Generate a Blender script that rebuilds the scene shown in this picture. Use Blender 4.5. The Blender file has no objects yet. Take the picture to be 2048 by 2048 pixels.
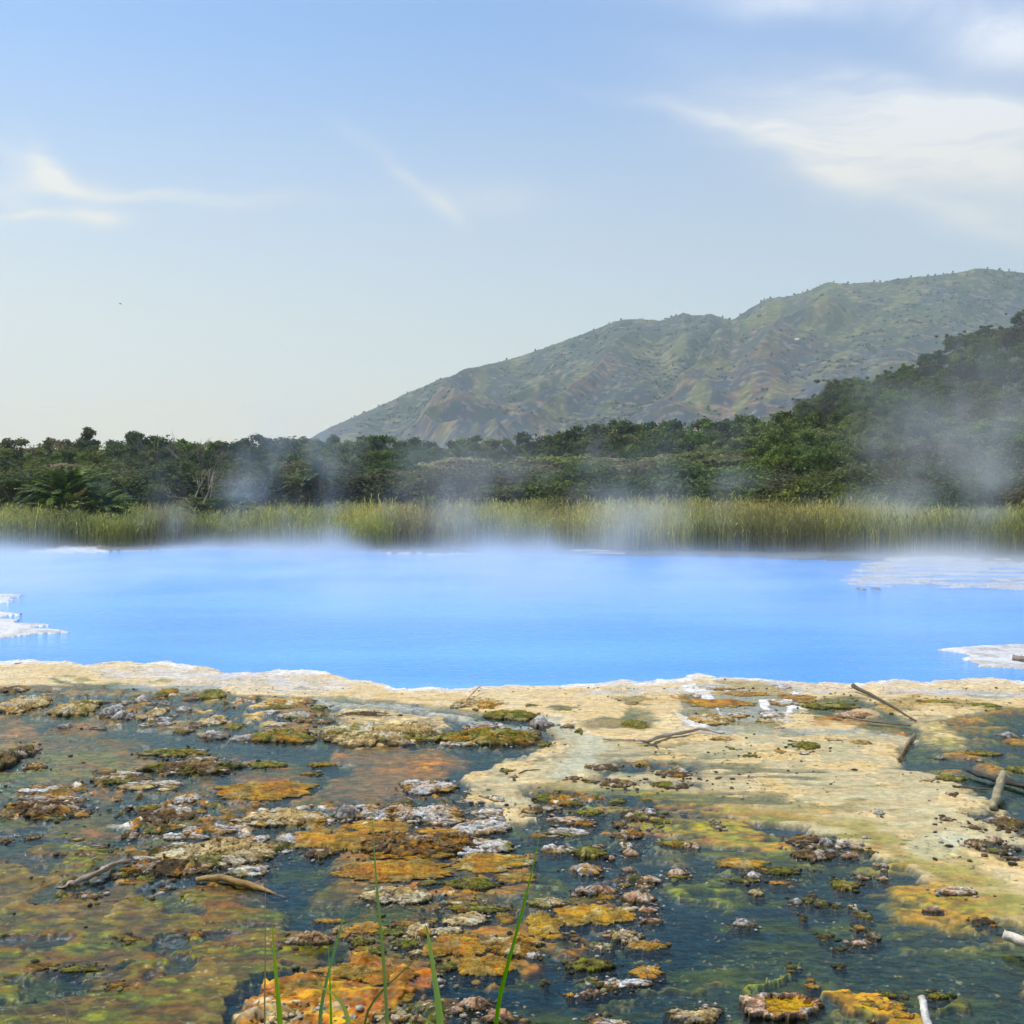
import bpy, math, numpy as np
from mathutils import Vector
rng = np.random.default_rng(11)
F, H, CX, HY = 2196.0, 3.2, 1024.0, 978.0      # focal length in photo pixels, eye height, principal point, horizon row
SC = bpy.context.scene
COL = SC.collection
R = math.radians

def dist(py, z=0.0): return F * (H - z) / (py - HY)
def ground_pt(px, py, z=0.0):
    d = dist(py, z); return Vector(((px - CX) / F * d, d, z))
def at(px, py, d): return Vector(((px - CX) / F * d, d, H + (HY - py) / F * d))

# ------------------------------------------------------------------ noise
def _hash(ix, iy, iz, seed):
    h = (ix.astype(np.uint32) * np.uint32(374761393) + iy.astype(np.uint32) * np.uint32(668265263)
         + iz.astype(np.uint32) * np.uint32(2147483647) + np.uint32(seed * 974711 + 77))
    h = (h ^ (h >> np.uint32(13))) * np.uint32(1274126177)
    h = (h ^ (h >> np.uint32(16))) * np.uint32(2246822519)
    h ^= h >> np.uint32(15)
    return h.astype(np.float32) / np.float32(4294967295.0)
def vn2(x, y, seed=0):
    x = np.asarray(x, np.float32); y = np.asarray(y, np.float32)
    fx = np.floor(x); fy = np.floor(y); ix = fx.astype(np.int64); iy = fy.astype(np.int64)
    tx = x - fx; ty = y - fy
    tx = tx*tx*tx*(tx*(tx*6-15)+10); ty = ty*ty*ty*(ty*(ty*6-15)+10)
    z = np.zeros_like(ix)
    a = _hash(ix, iy, z, seed); b = _hash(ix+1, iy, z, seed); c = _hash(ix, iy+1, z, seed); d = _hash(ix+1, iy+1, z, seed)
    return (a + (b-a)*tx) * (1-ty) + (c + (d-c)*tx) * ty
def fbm(x, y, octv=4, seed=0, gain=0.5):
    s = 0; a = 1.0; t = 0; ca, sa = 1.6, 1.2
    for o in range(octv):
        s = s + a * vn2(x, y, seed + o*17); t += a; a *= gain
        x, y = ca*x - sa*y + 3.1, sa*x + ca*y + 7.7
    return s / t
def ridged(x, y, octv=4, seed=0):
    s = 0; a = 1.0; t = 0
    for o in range(octv):
        s = s + a * (1 - np.abs(2*vn2(x, y, seed+o*13) - 1)); t += a; a *= 0.5
        x, y = 1.6*x - 1.2*y + 5.3, 1.2*x + 1.6*y + 1.9
    return s / t
def vn3(x, y, z, seed=0):
    x, y, z = (np.asarray(v, np.float32) for v in (x, y, z))
    fx, fy, fz = np.floor(x), np.floor(y), np.floor(z)
    ix, iy, iz = fx.astype(np.int64), fy.astype(np.int64), fz.astype(np.int64)
    tx, ty, tz = x-fx, y-fy, z-fz
    tx, ty, tz = (t*t*(3-2*t) for t in (tx, ty, tz))
    def L(k):
        a = _hash(ix, iy, iz+k, seed); b = _hash(ix+1, iy, iz+k, seed); c = _hash(ix, iy+1, iz+k, seed); d = _hash(ix+1, iy+1, iz+k, seed)
        return (a + (b-a)*tx) * (1-ty) + (c + (d-c)*tx) * ty
    return L(0) * (1-tz) + L(1) * tz
def fbm3(x, y, z, octv=4, seed=0):
    s = 0; a = 1.0; t = 0
    for o in range(octv):
        s = s + a*vn3(x, y, z, seed+o*11); t += a; a *= 0.5
        x, y, z = 2.03*x + 1.7, 2.03*y + 9.2, 2.03*z + 4.4
    return s / t
def sstep(a, b, x):
    t = np.clip((x-a) / (b-a), 0, 1); return t*t*(3-2*t)

# ------------------------------------------------------------------ mesh helpers
def mesh(name, verts, faces, mat=None, col=None, smooth=False, tris=False):
    """verts (N,3) array, faces (M,k) array of one arity; col (N,3) linear colours."""
    me = bpy.data.meshes.new(name)
    v = np.asarray(verts, np.float32); f = np.asarray(faces, np.int32)
    me.vertices.add(len(v)); me.vertices.foreach_set('co', v.ravel())
    me.loops.add(f.size); me.loops.foreach_set('vertex_index', f.ravel())
    me.polygons.add(len(f)); me.polygons.foreach_set('loop_start', np.arange(len(f), dtype=np.int32) * f.shape[1])
    if smooth: me.polygons.foreach_set('use_smooth', np.ones(len(f), bool))
    me.update(calc_edges=True)
    if col is not None:
        at_ = me.color_attributes.new('Col', 'FLOAT_COLOR', 'POINT')
        c4 = np.ones((len(v), 4), np.float32); c4[:, :3] = col
        at_.data.foreach_set('color', c4.ravel())
    if mat: me.materials.append(mat)
    return me
def obj(name, me, parent=None, loc=None):
    o = bpy.data.objects.new(name, me); COL.objects.link(o)
    if parent: o.parent = parent
    if loc is not None: o.location = loc
    return o
def tag(o, label, cat, group=None, kind=None):
    o['label'] = label; o['category'] = cat
    if group: o['group'] = group
    if kind: o['kind'] = kind
    return o
def grid_faces(nr, nc):
    i = np.arange(nr*nc).reshape(nr, nc)
    return np.stack([i[:-1, :-1], i[:-1, 1:], i[1:, 1:], i[1:, :-1]], -1).reshape(-1, 4)
def tube(pts, rad, n=7, seed=None, rough=0.0):
    """A tapered tube through pts; returns verts, quads."""
    P = np.asarray(pts, float); k = len(P); V = []
    T = np.gradient(P, axis=0); T /= np.linalg.norm(T, axis=1)[:, None] + 1e-9
    up = np.array([0.31, 0.17, 0.93]) if abs(T[0][2]) < 0.8 else np.array([1.0, 0.1, 0.05])
    g = np.random.default_rng(seed or 1)
    for i in range(k):
        a = np.cross(T[i], up); a /= np.linalg.norm(a); b = np.cross(T[i], a)
        th = np.arange(n) / n * 2*np.pi
        r = rad[i] * (1 + rough * (g.random(n) - .5))
        V.append(P[i] + (np.cos(th)*r)[:, None]*a + (np.sin(th)*r)[:, None]*b)
    V = np.concatenate(V); Fq = []
    for i in range(k-1):
        for j in range(n):
            Fq.append((i*n+j, i*n+(j+1) % n, (i+1)*n+(j+1) % n, (i+1)*n+j))
    # caps as degenerate quads towards a centre vertex
    c0 = len(V); V = np.concatenate([V, P[:1], P[-1:]])
    for j in range(0, n):
        Fq.append((c0, (j+1) % n, j, c0)) if False else None
    for j in range(0, n-1, 2):
        Fq.append((c0, (j+2) % n, (j+1) % n, j)); b0 = (k-1)*n
        Fq.append((c0+1, b0+j, b0+(j+1) % n, b0+(j+2) % n))
    return V, np.array(Fq)
class Acc:
    def __init__(s): s.v = []; s.f = []; s.c = []; s.n = 0
    def add(s, v, f, c=None):
        s.v.append(np.asarray(v, np.float32)); s.f.append(np.asarray(f) + s.n); s.n += len(v)
        if c is not None: s.c.append(np.broadcast_to(np.asarray(c, np.float32), (len(v), 3)))
    def mesh(s, name, mat, smooth=False):
        return mesh(name, np.concatenate(s.v), np.concatenate(s.f), mat, np.concatenate(s.c) if s.c else None, smooth)

# ------------------------------------------------------------------ node helper
class NT:
    def __init__(s, tree): s.t = tree; s.t.nodes.clear()
    def n(s, typ, ins=None, **props):
        nd = s.t.nodes.new(typ)
        for k, v in props.items(): setattr(nd, k, v)
        for k, v in (ins or {}).items(): s.put(nd.inputs[k], v)
        return nd
    def put(s, sock, v):
        if isinstance(v, bpy.types.NodeSocket): s.t.links.new(v, sock)
        elif isinstance(v, bpy.types.Node): s.t.links.new(v.outputs[0], sock)
        else:
            try: sock.default_value = v
            except TypeError: sock.default_value = tuple(v) + (1,)
    def m(s, op, a, b=0.0, c=0.0, clamp=False):
        nd = s.n('ShaderNodeMath', {0: a, 1: b, 2: c}, operation=op); nd.use_clamp = clamp
        return nd.outputs[0]
    def vm(s, op, a, b=(0, 0, 0)):
        nd = s.n('ShaderNodeVectorMath', {0: a, 1: b}, operation=op)
        return nd.outputs['Value'] if op in ('DOT_PRODUCT', 'LENGTH', 'DISTANCE') else nd.outputs[0]
    def scale(s, a, k):
        nd = s.n('ShaderNodeVectorMath', {0: a, 'Scale': k}, operation='SCALE'); return nd.outputs[0]
    def noise(s, vec, scale, detail=4, rough=0.5, dist_=0.0, color=False):
        nd = s.n('ShaderNodeTexNoise', {'Vector': vec, 'Scale': scale, 'Detail': detail, 'Roughness': rough, 'Distortion': dist_})
        return nd.outputs['Color' if color else 'Fac']
    def mapr(s, v, a, b, c=0.0, d=1.0, smooth=True):
        nd = s.n('ShaderNodeMapRange', {0: v, 1: a, 2: b, 3: c, 4: d})
        nd.interpolation_type = 'SMOOTHSTEP' if smooth else 'LINEAR'; return nd.outputs[0]
    def mix(s, f, a, b, blend='MIX'):
        nd = s.n('ShaderNodeMix', data_type='RGBA', blend_type=blend)
        s.put(nd.inputs['Factor'], f); s.put(nd.inputs[6], a); s.put(nd.inputs[7], b)
        return nd.outputs[2]
def material(name):
    m = bpy.data.materials.new(name); m.use_nodes = True
    return m, NT(m.node_tree)
def attr(nt, name='Col'): return nt.n('ShaderNodeAttribute', attribute_name=name).outputs['Color']
def bump(nt, h, strength, distance=0.02):
    return nt.n('ShaderNodeBump', {'Height': h, 'Strength': strength, 'Distance': distance}).outputs[0]
def finish(nt, shader, vol=None, disp=None):
    o = nt.n('ShaderNodeOutputMaterial')
    if shader is not None: nt.t.links.new(shader.outputs[0] if isinstance(shader, bpy.types.Node) else shader, o.inputs['Surface'])
    if vol is not None: nt.t.links.new(vol.outputs[0], o.inputs['Volume'])
def objco(nt): return nt.n('ShaderNodeTexCoord').outputs['Object']

def mat_mineral(name, fine=60.0, rough=0.6, bstr=0.6, spec=0.4, vary=0.35, bd=0.02):
    m, nt = material(name); co = nt.n('ShaderNodeNewGeometry').outputs['Position']
    n1 = nt.noise(co, fine, 5, 0.65); n2 = nt.noise(co, fine*0.22, 5, 0.6)
    f = nt.m('MULTIPLY', nt.mapr(n1, .25, .75, 1-vary, 1+vary, False), nt.mapr(n2, .3, .7, 1-vary*.6, 1+vary*.6, False))
    c = nt.mix(1.0, attr(nt), nt.n('ShaderNodeCombineColor', {0: f, 1: f, 2: f}).outputs[0], 'MULTIPLY')
    rg = nt.mapr(n2, .35, .65, rough-.2, rough+.15)
    wet = nt.mapr(nt.n('ShaderNodeSeparateXYZ', {0: co}).outputs[2], .035, .004)
    rg = nt.m('SUBTRACT', rg, nt.m('MULTIPLY', wet, rough*.55))
    nr = bump(nt, nt.m('ADD', n1, nt.m('MULTIPLY', n2, 1.5)), bstr, bd)
    finish(nt, nt.n('ShaderNodeBsdfPrincipled', {'Base Color': c, 'Roughness': rg, 'Specular IOR Level': spec, 'Normal': nr}))
    return m
def mat_plain(name, col, rough=0.7, vary=0.3, scale=8.0, bstr=0.3):
    m, nt = material(name); co = objco(nt)
    n1 = nt.noise(co, scale, 5, 0.65)
    f = nt.mapr(n1, .3, .7, 1-vary, 1+vary, False)
    c = nt.mix(1.0, tuple(col)+(1,), nt.n('ShaderNodeCombineColor', {0: f, 1: f, 2: f}).outputs[0], 'MULTIPLY')
    finish(nt, nt.n('ShaderNodeBsdfPrincipled', {'Base Color': c, 'Roughness': rough, 'Normal': bump(nt, n1, bstr)}))
    return m
def mat_leaf(name, spread=0.38, trans=0.35, rough=0.75):
    m, nt = material(name)
    oi = nt.n('ShaderNodeObjectInfo').outputs['Random']
    hs = nt.n('ShaderNodeHueSaturation', {'Color': attr(nt), 'Hue': nt.mapr(nt.m('FRACT', nt.m('MULTIPLY', oi, 7.31)), 0, 1, .475, .52, False),
              'Saturation': nt.mapr(nt.m('FRACT', nt.m('MULTIPLY', oi, 3.7)), 0, 1, .8, 1.1, False), 'Value': nt.mapr(oi, 0, 1, 1-spread, 1+spread, False)}).outputs[0]
    p = nt.n('ShaderNodeBsdfPrincipled', {'Base Color': hs, 'Roughness': rough, 'Specular IOR Level': 0.08})
    tr = nt.n('ShaderNodeBsdfTranslucent', {'Color': hs})
    finish(nt, nt.n('ShaderNodeMixShader', {0: trans, 1: p.outputs[0], 2: tr.outputs[0]}))
    return m
M_GROUND = mat_mineral('wet_mineral_ground', 38.0, 0.6, 0.34, 0.18, 0.26, 0.02)
M_ROCK = mat_mineral('crusted_rock', 75.0, 0.65, 1.0, 0.28, 0.5, 0.03)
M_WOOD = mat_mineral('weathered_wood', 120.0, 0.65, 0.6, 0.3, 0.35, 0.01)
M_LEAF = mat_leaf('foliage'); M_PALM = mat_leaf('palm_fronds', 0.15, 0.25, 0.4); M_REED = mat_leaf('reed_blades', 0.0, 0.4, 0.5)
M_BARK = mat_plain('grey_bark', (.18, .15, .12), .85, .35, 5)
M_PALE = mat_plain('bleached_bark', (.30, .265, .22), .8, .25, 5)
EXPO = 0.0
SKYS = 0.15
SKYTINT, SKYTINT0 = (.61, 1.04, 1.32, 1), (1.22, 1.18, .93, 1)
VEIL0, VEIL1, VEILX, VEILC = .95, .10, -.25, (7.2, 6.1, 4.2, 1)
CLOUDLOW, CLOUDHIGH = (6.4, 6.15, 5.5, 1), (6.0, 6.3, 7.0, 1)
POOL_A, POOL_B = (.06, .29, .78, 1), (.10, .37, .86, 1)
HAZE = .00022
# ------------------------------------------------------------------ camera, sun, sky
cam = bpy.data.cameras.new('camera'); cam.sensor_width = 36; cam.lens = 36*F/2048; cam.shift_y = -(1024-HY)/2048
cam.clip_start = 0.1; cam.clip_end = 20000
co_ = bpy.data.objects.new('camera', cam); COL.objects.link(co_); co_.location = (0, 0, H); co_.rotation_euler = (R(90), 0, 0)
SC.camera = co_
SUN_EL, SUN_AZ = 66.0, -72.0
sd = Vector((math.cos(R(SUN_EL))*math.sin(R(SUN_AZ)), math.cos(R(SUN_EL))*math.cos(R(SUN_AZ)), math.sin(R(SUN_EL))))
sl = bpy.data.lights.new('sun', 'SUN'); sl.energy = 4.4; sl.angle = R(0.5); sl.color = (1.0, .955, .88)
so = bpy.data.objects.new('sun', sl); COL.objects.link(so); so.rotation_euler = sd.to_track_quat('Z', 'Y').to_euler(); so.location = (0, 0, 900)
SC.view_settings.view_transform = 'Standard'; SC.view_settings.look = 'None'; SC.view_settings.exposure = EXPO; SC.view_settings.gamma = 1.0
w = bpy.data.worlds.new('World'); SC.world = w; w.use_nodes = True
nt = NT(w.node_tree)
sky = nt.n('ShaderNodeTexSky', sky_type='NISHITA'); sky.sun_disc = False
sky.sun_elevation = R(SUN_EL); sky.sun_rotation = R(SUN_AZ); sky.altitude = 600; sky.air_density = 1.0; sky.dust_density = 2.2; sky.ozone_density = 2.0
d = nt.n('ShaderNodeTexCoord').outputs['Generated']
sx = nt.n('ShaderNodeSeparateXYZ', {0: d})
yy = nt.m('MAXIMUM', sx.outputs[1], 0.08)
u = nt.m('MULTIPLY', nt.m('DIVIDE', sx.outputs[0], yy), F/1024)      # tangent of the bearing, and of the height above the horizon
v = nt.m('MULTIPLY', nt.m('DIVIDE', sx.outputs[2], yy), F/1024)
uv = nt.n('ShaderNodeCombineXYZ', {0: u, 1: v}).outputs[0]
wn = nt.noise(uv, 3.0, 4, .55, 0, True)
uvw = nt.vm('ADD', uv, nt.scale(nt.vm('SUBTRACT', wn, (.5, .5, .5)), 0.10))
# long cirrus fibres: noise drawn out along a gently falling line
fib = nt.noise(nt.n('ShaderNodeMapping', {0: uvw, 'Rotation': (0, 0, R(22)), 'Scale': (1.1, 6.0, 1)}).outputs[0], 2.2, 7, .62, .5)
fib = nt.mapr(fib, .34, .68)
soft = nt.mapr(nt.noise(uvw, 2.6, 6, .6, .4), .33, .68)
def U(px): return (px-CX)/1024.0
def V(py): return (HY-py)/1024.0
def blob(px, py, rx, ry, ang, amp, tex, floor=0.25, p=1.0):
    mp = nt.n('ShaderNodeMapping', {0: uvw, 'Location': (U(px), V(py), 0), 'Rotation': (0, 0, R(ang)), 'Scale': (rx/1024, ry/1024, 1)}, vector_type='TEXTURE').outputs[0]
    g = nt.m('EXPONENT', nt.m('MULTIPLY', nt.vm('DOT_PRODUCT', mp, mp), -1.0))
    t = nt.m('ADD', nt.m('MULTIPLY', tex, 1-floor), floor)
    return nt.m('MULTIPLY', nt.m('MULTIPLY', g, t), amp)
B = [(1560, -10, 230, 40, -4, .7, soft, .45), (1960, 40, 210, 100, -20, .8, soft, .4), (2080, 110, 200, 70, -10, .5, soft, .45),
     (1700, 230, 360, 100, -18, .42, fib, .55), (1980, 238, 290, 26, -7, .8, fib, .45), (1830, 195, 170, 28, -20, .45, fib, .4),
     (1520, 245, 260, 18, -11, .6, fib, .4), (1800, 285, 300, 60, -6, .45, fib, .55),
     (1990, 345, 390, 120, -14, .62, fib, .65), (1830, 398, 270, 26, -23, .32, fib, .55), (1650, 330, 150, 28, -24, .25, fib, .5),
     (95, 325, 66, 24, -58, .95, fib, .2), (120, 370, 100, 30, -12, .7, soft, .2), (240, 396, 200, 16, -4, .55, fib, .45), (40, 410, 70, 22, -30, .35, soft, .45),
     (60, 438, 150, 11, -3, .8, fib, .35), (205, 444, 60, 20, -3, .8, soft, .35), (30, 300, 80, 24, -30, .3, soft, .4),
     (800, 345, 130, 16, -42, .34, fib, .45), (885, 408, 50, 18, -38, .5, soft, .35), (970, 392, 150, 34, -3, .25, soft, .5), (480, 398, 230, 16, 0, .2, fib, .6),
     (190, 760, 50, 26, 8, .28, soft, .5), (150, 775, 70, 14, 0, .18, soft, .5)]
cl = None
for b in B:
    x = blob(*b); cl = x if cl is None else nt.m('ADD', cl, x)
cl = nt.m('MINIMUM', cl, .92)
front = nt.mapr(sx.outputs[1], .1, .3)
cl = nt.m('MULTIPLY', cl, front)
# thin high veil everywhere and a milky band near the horizon
veil = nt.m('ADD', nt.m('ADD', nt.m('MULTIPLY', nt.m('POWER', nt.mapr(sx.outputs[2], .0, .40, 1, 0, False), 1.4), VEIL0-VEIL1), VEIL1), nt.m('MULTIPLY', nt.mapr(u, -1.0, 1.0, 0, VEILX, False), nt.mapr(sx.outputs[2], .3, .1)))
skyc = nt.mix(nt.m('MULTIPLY', veil, 1.0, clamp=True), nt.mix(1.0, sky.outputs[0], nt.mix(nt.mapr(sx.outputs[2], .02, .36, 0, 1, False), SKYTINT0, SKYTINT), 'MULTIPLY'), VEILC)
ccol = nt.mix(nt.mapr(v, .55, .95), CLOUDLOW, CLOUDHIGH)
bg = nt.n('ShaderNodeBackground', {'Color': nt.mix(cl, skyc, ccol), 'Strength': SKYS})
ow = nt.n('ShaderNodeOutputWorld'); nt.t.links.new(bg.outputs[0], ow.inputs[0])
cy = SC.cycles
cy.use_denoising = True; cy.max_bounces = 8; cy.diffuse_bounces = 2; cy.glossy_bounces = 2; cy.transparent_max_bounces = 12; cy.volume_bounces = 1
cy.volume_max_steps = 256; cy.use_adaptive_sampling = True; cy.adaptive_threshold = 0.02; cy.sample_clamp_indirect = 6.0
# ------------------------------------------------------------------ ground sheet, pool and shallow water
SHORE = [(-700, 1335), (-300, 1328), (0, 1322), (80, 1318), (167, 1324), (275, 1326), (377, 1333), (438, 1340), (446, 1347), (514, 1343), (601, 1338), (660, 1345),
         (700, 1360), (814, 1375), (1006, 1376), (1151, 1371), (1260, 1364), (1380, 1356), (1413, 1355), (1583, 1361), (1725, 1368), (1739, 1364), (1855, 1364),
         (1964, 1359), (2048, 1365), (2300, 1372), (2900, 1380)]
FAR = [(-700, 1116), (0, 1111), (160, 1104), (350, 1099), (520, 1100), (640, 1104), (800, 1108), (1030, 1109), (1300, 1112), (1680, 1120), (2048, 1126), (2900, 1135)]
def lin(tab, x): a = np.array(tab, float); return np.interp(x, a[:, 0], a[:, 1])
cols = np.concatenate([np.arange(-2600, -300, 60), np.arange(-300, 2350, 2.3), np.arange(2350, 4700, 60)]).astype(np.float32)
Dn = np.array([.6, 1.2, 1.8, 2.4, 3, 3.6, 4.2, 4.8, 5.3, 5.8])
rowsP = np.arange(2120, 1385, -1.0); rowsP2 = np.arange(1385, 1092, -1.25)
Dmid = np.concatenate([dist(rowsP), dist(rowsP2)])
Df = np.concatenate([np.linspace(Dmid[-1]+.6, 80, 24), np.geomspace(83, 3900, 40)])
Dr = np.concatenate([Dn[Dn < Dmid[0]-.1], Dmid, Df]).astype(np.float32)
PX = np.broadcast_to(cols[None, :], (len(Dr), len(cols))); D = np.broadcast_to(Dr[:, None], PX.shape)
PY = HY + F*H/D; X = (PX-CX)/F*D
fine = (PY > 1085) & (PY < 2300)
NX, NY = X.copy(), D.copy()
def nz(fx, fy, o, s, fn=fbm): return fn(NX*fx, NY*fy, o, s)
n_lo = nz(.55, .55, 4, 1); n_mid = nz(2.2, 2.2, 5, 2); n_hi = nz(8, 8, 4, 3); n_str = nz(1.6, 6.5, 5, 4); n_str2 = nz(4.0, 14, 4, 5); n_x = nz(26, 26, 3, 6)
n_rg = ridged(NX*3.5, NY*3.5, 4, 7)
wA = (n_mid-.5, nz(2.2, 2.2, 5, 12)-.5); wB = (n_hi-.5, nz(8, 8, 4, 13)-.5)
QX = PX + (wA[0]*.55 + wB[0]*.16)*F/D; QY = PY + (wA[1]*.55 + wB[1]*.2)*F*H/(D*D)
C = np.zeros(PX.shape + (3,), np.float32); Z = np.full(PX.shape, -.07, np.float32)
def poly_d(pts, qx, qy):
    """Signed distance (px, rows counted three times) to a polygon, positive inside."""
    p = np.array(pts, np.float32)*[1, 3]; x = qx; y = qy*3
    d2 = np.full(x.shape, 1e12, np.float32); ins = np.zeros(x.shape, bool)
    for (ax, ay), (bx, by) in zip(p, np.roll(p, -1, 0)):
        ex, ey = bx-ax, by-ay; t = np.clip(((x-ax)*ex + (y-ay)*ey)/(ex*ex+ey*ey+1e-6), 0, 1)
        d2 = np.minimum(d2, (x-ax-t*ex)**2 + (y-ay-t*ey)**2)
        c = ((ay > y) != (by > y)) & (x < ex*(y-ay)/(ey if abs(ey) > 1e-6 else 1e-6) + ax); ins ^= c
    return np.sqrt(d2)*np.where(ins, 1, -1)
def line_d(pts, qx, qy):
    p = np.array(pts, np.float32)*[1, 3]; x = qx; y = qy*3; d2 = np.full(x.shape, 1e12, np.float32)
    for (ax, ay), (bx, by) in zip(p[:-1], p[1:]):
        ex, ey = bx-ax, by-ay; t = np.clip(((x-ax)*ex + (y-ay)*ey)/(ex*ex+ey*ey+1e-6), 0, 1)
        d2 = np.minimum(d2, (x-ax-t*ex)**2 + (y-ay-t*ey)**2)
    return np.sqrt(d2)
def apply(sl, m, col, z, k=1.0):
    m = m*k
    if col is not None:
        c = col[sl] if isinstance(col, np.ndarray) and col.ndim == 3 else np.array(col, np.float32)
        C[sl] += (c - C[sl])*m[..., None]
    if z is not None: Z[sl] += ((z[sl] if isinstance(z, np.ndarray) else z) - Z[sl])*m
def box(pts, pad):
    p = np.array(pts); r = np.where((Dr < dist(max(p[:, 1].min()-pad, HY+5))) & (Dr > dist(p[:, 1].max()+pad)))[0]; c = np.where((cols > p[:, 0].min()-2.5*pad) & (cols < p[:, 0].max()+2.5*pad))[0]
    if len(r) < 2 or len(c) < 2: return None
    return np.s_[r[0]:r[-1]+1, c[0]:c[-1]+1]
FM = np.zeros(PX.shape, np.float32)
def area(pts, col, z=None, soft=14, k=1.0, brk=None, lo=.4, hi=.6, raw=False, jit=None, ja=70, calm=False):
    sl = box(pts, 90)
    if sl is None: return
    pd_ = poly_d(pts, (PX if raw else QX)[sl], (PY if raw else QY)[sl])
    m = sstep(-soft, soft, pd_ + ((jit[sl]-.5)*ja if jit is not None else 0))
    if calm: FM[sl] = np.maximum(FM[sl], m)
    if brk is not None: m = m*sstep(lo, hi, brk[sl])
    apply(sl, m, col, z, k)
def oval(cx, cy, rx, ry, col, z=None, soft=.25, k=1.0, brk=None, lo=.4, hi=.6):
    sl = box([(cx-rx*1.5, cy-ry*1.5), (cx+rx*1.5, cy+ry*1.5)], 60)
    if sl is None: return
    r = np.sqrt(((QX[sl]-cx)/rx)**2 + ((QY[sl]-cy)/ry)**2)
    m = sstep(1+soft, 1-soft, r)
    if brk is not None: m = m*sstep(lo, hi, brk[sl])
    apply(sl, m, col, z, k)
def stroke(pts, wdt, col, z=None, soft=.5, k=1.0, brk=None, lo=.4, hi=.6):
    sl = box(pts, wdt*2+40)
    if sl is None: return
    m = sstep(wdt*(1+soft), wdt*(1-soft), line_d(pts, QX[sl], QY[sl]))
    if brk is not None: m = m*sstep(lo, hi, brk[sl])
    apply(sl, m, col, z, k)
def mott(c1, c2, c3, na, nb, w=.12):
    a = sstep(.5-w, .5+w, na)[..., None]; b = sstep(.58-w, .58+w, nb)[..., None]
    c = np.array(c1, np.float32)*(1-a) + np.array(c2, np.float32)*a
    return (c*(1-b) + np.array(c3, np.float32)*b).astype(np.float32)
SILT = mott((.010, .022, .030), (.016, .03, .032), (.038, .05, .018), n_mid, n_str)
TAN = mott((.60, .435, .215), (.66, .52, .30), (.52, .34, .13), n_mid, n_str*.5+n_str2*.5, .22)
CREAM = mott((.63, .475, .27), (.67, .54, .335), (.58, .40, .165), n_str, n_mid, .2)
ORANGE = mott((.27, .115, .02), (.36, .19, .04), (.12, .07, .022), nz(5, 7, 5, 21), n_mid, .09)
GOLD = mott((.50, .32, .05), (.42, .22, .03), (.22, .17, .03), n_hi, n_str)
BROWN = mott((.10, .066, .026), (.085, .078, .018), (.125, .066, .024), n_str2, n_mid)
OLIVE = mott((.10, .10, .02), (.16, .15, .025), (.055, .06, .02), n_hi, n_str2)
ALGAE = mott((.125, .135, .016), (.075, .082, .014), (.20, .205, .022), n_str2, nz(12, 20, 4, 22), .07)
PINKT = mott((.135, .085, .038), (.11, .07, .025), (.16, .11, .05), n_str, n_hi)
WHITE = mott((.72, .68, .64), (.78, .74, .72), (.6, .52, .42), n_hi, n_mid)
CRUST = mott((.40, .32, .21), (.22, .15, .08), (.52, .44, .32), n_rg, n_hi)
C[:] = SILT
far_land = D > 50
for p_ in ([(2090, 1380), (5000, 1380), (5000, 2600), (2090, 2600)], [(-2900, 1380), (-60, 1380), (-60, 2600), (-2900, 2600)]):
    area(p_, mott((.12, .08, .03), (.10, .09, .02), (.30, .15, .03), n_mid, n_lo), .012, 30, 1, n_lo*.6+n_mid*.4, .48, .54)
    area(p_, CRUST, .04, 30, 1, n_mid*.7+n_hi*.3, .60, .64)
# left and lower-left mats of brown and green bacteria just under the surface
area([(-700, 1560), (0, 1555), (150, 1580), (300, 1600), (330, 1690), (470, 1770), (640, 1800), (690, 1850), (640, 1930), (520, 1990), (470, 2060), (430, 2200), (-700, 2300)], BROWN, .003, 30)
area([(-700, 1560), (0, 1555), (330, 1620), (420, 1760), (640, 1810), (520, 1990), (430, 2200), (-700, 2300)], ALGAE, None, 40, .62, n_str2*.6+n_str*.4, .48, .60)
area([(-700, 1650), (0, 1690), (330, 1820), (480, 1900), (430, 2200), (-700, 2300)], PINKT, None, 40, .7, n_lo, .50, .62)
area([(-700, 1600), (300, 1620), (400, 1800), (560, 1900), (430, 2200), (-700, 2300)], SILT, -.05, 40, .8, n_mid, .60, .72)
area([(-700, 1465), (0, 1470), (90, 1500), (330, 1505), (300, 1545), (150, 1560), (-700, 1570)], mott((.26, .15, .07), (.18, .14, .04), (.17, .17, .02), n_str, n_mid), -.012, 20)
area([(60, 1500), (280, 1500), (260, 1535), (100, 1545)], ALGAE, -.01, 20, .85, n_str2, .4, .55)
area([(-300, 1555), (120, 1550), (260, 1560), (200, 1590), (-300, 1610)], SILT, -.05, 20, .8, n_str, .45, .6)
for p in ([(-300, 2010), (60, 1985), (200, 1930), (330, 1890), (460, 1855), (600, 1830), (740, 1812)], [(360, 1845), (350, 1880), (380, 1900)], [(60, 1640), (200, 1655), (300, 1640)], [(-300, 1680), (60, 1668), (260, 1690)]):
    stroke(p, 26, SILT, -.06, .5, .95, n_str, .36, .52)
stroke([(-300, 1620), (150, 1625), (260, 1640)], 30, SILT, -.05, .5, .8, n_str, .4, .55)
BED = mott((.12, .08, .025), (.08, .078, .018), (.23, .11, .022), nz(4, 6, 5, 181), nz(3, 5, 4, 182), .1)
area([(-80, 1465), (700, 1470), (960, 1580), (1050, 1640), (1120, 1780), (1130, 1900), (900, 1960), (690, 1880), (560, 1800), (330, 1700), (-80, 1620)], BED, -.012, 26, .92, n_mid*.6+n_lo*.4, .44, .54)
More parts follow.
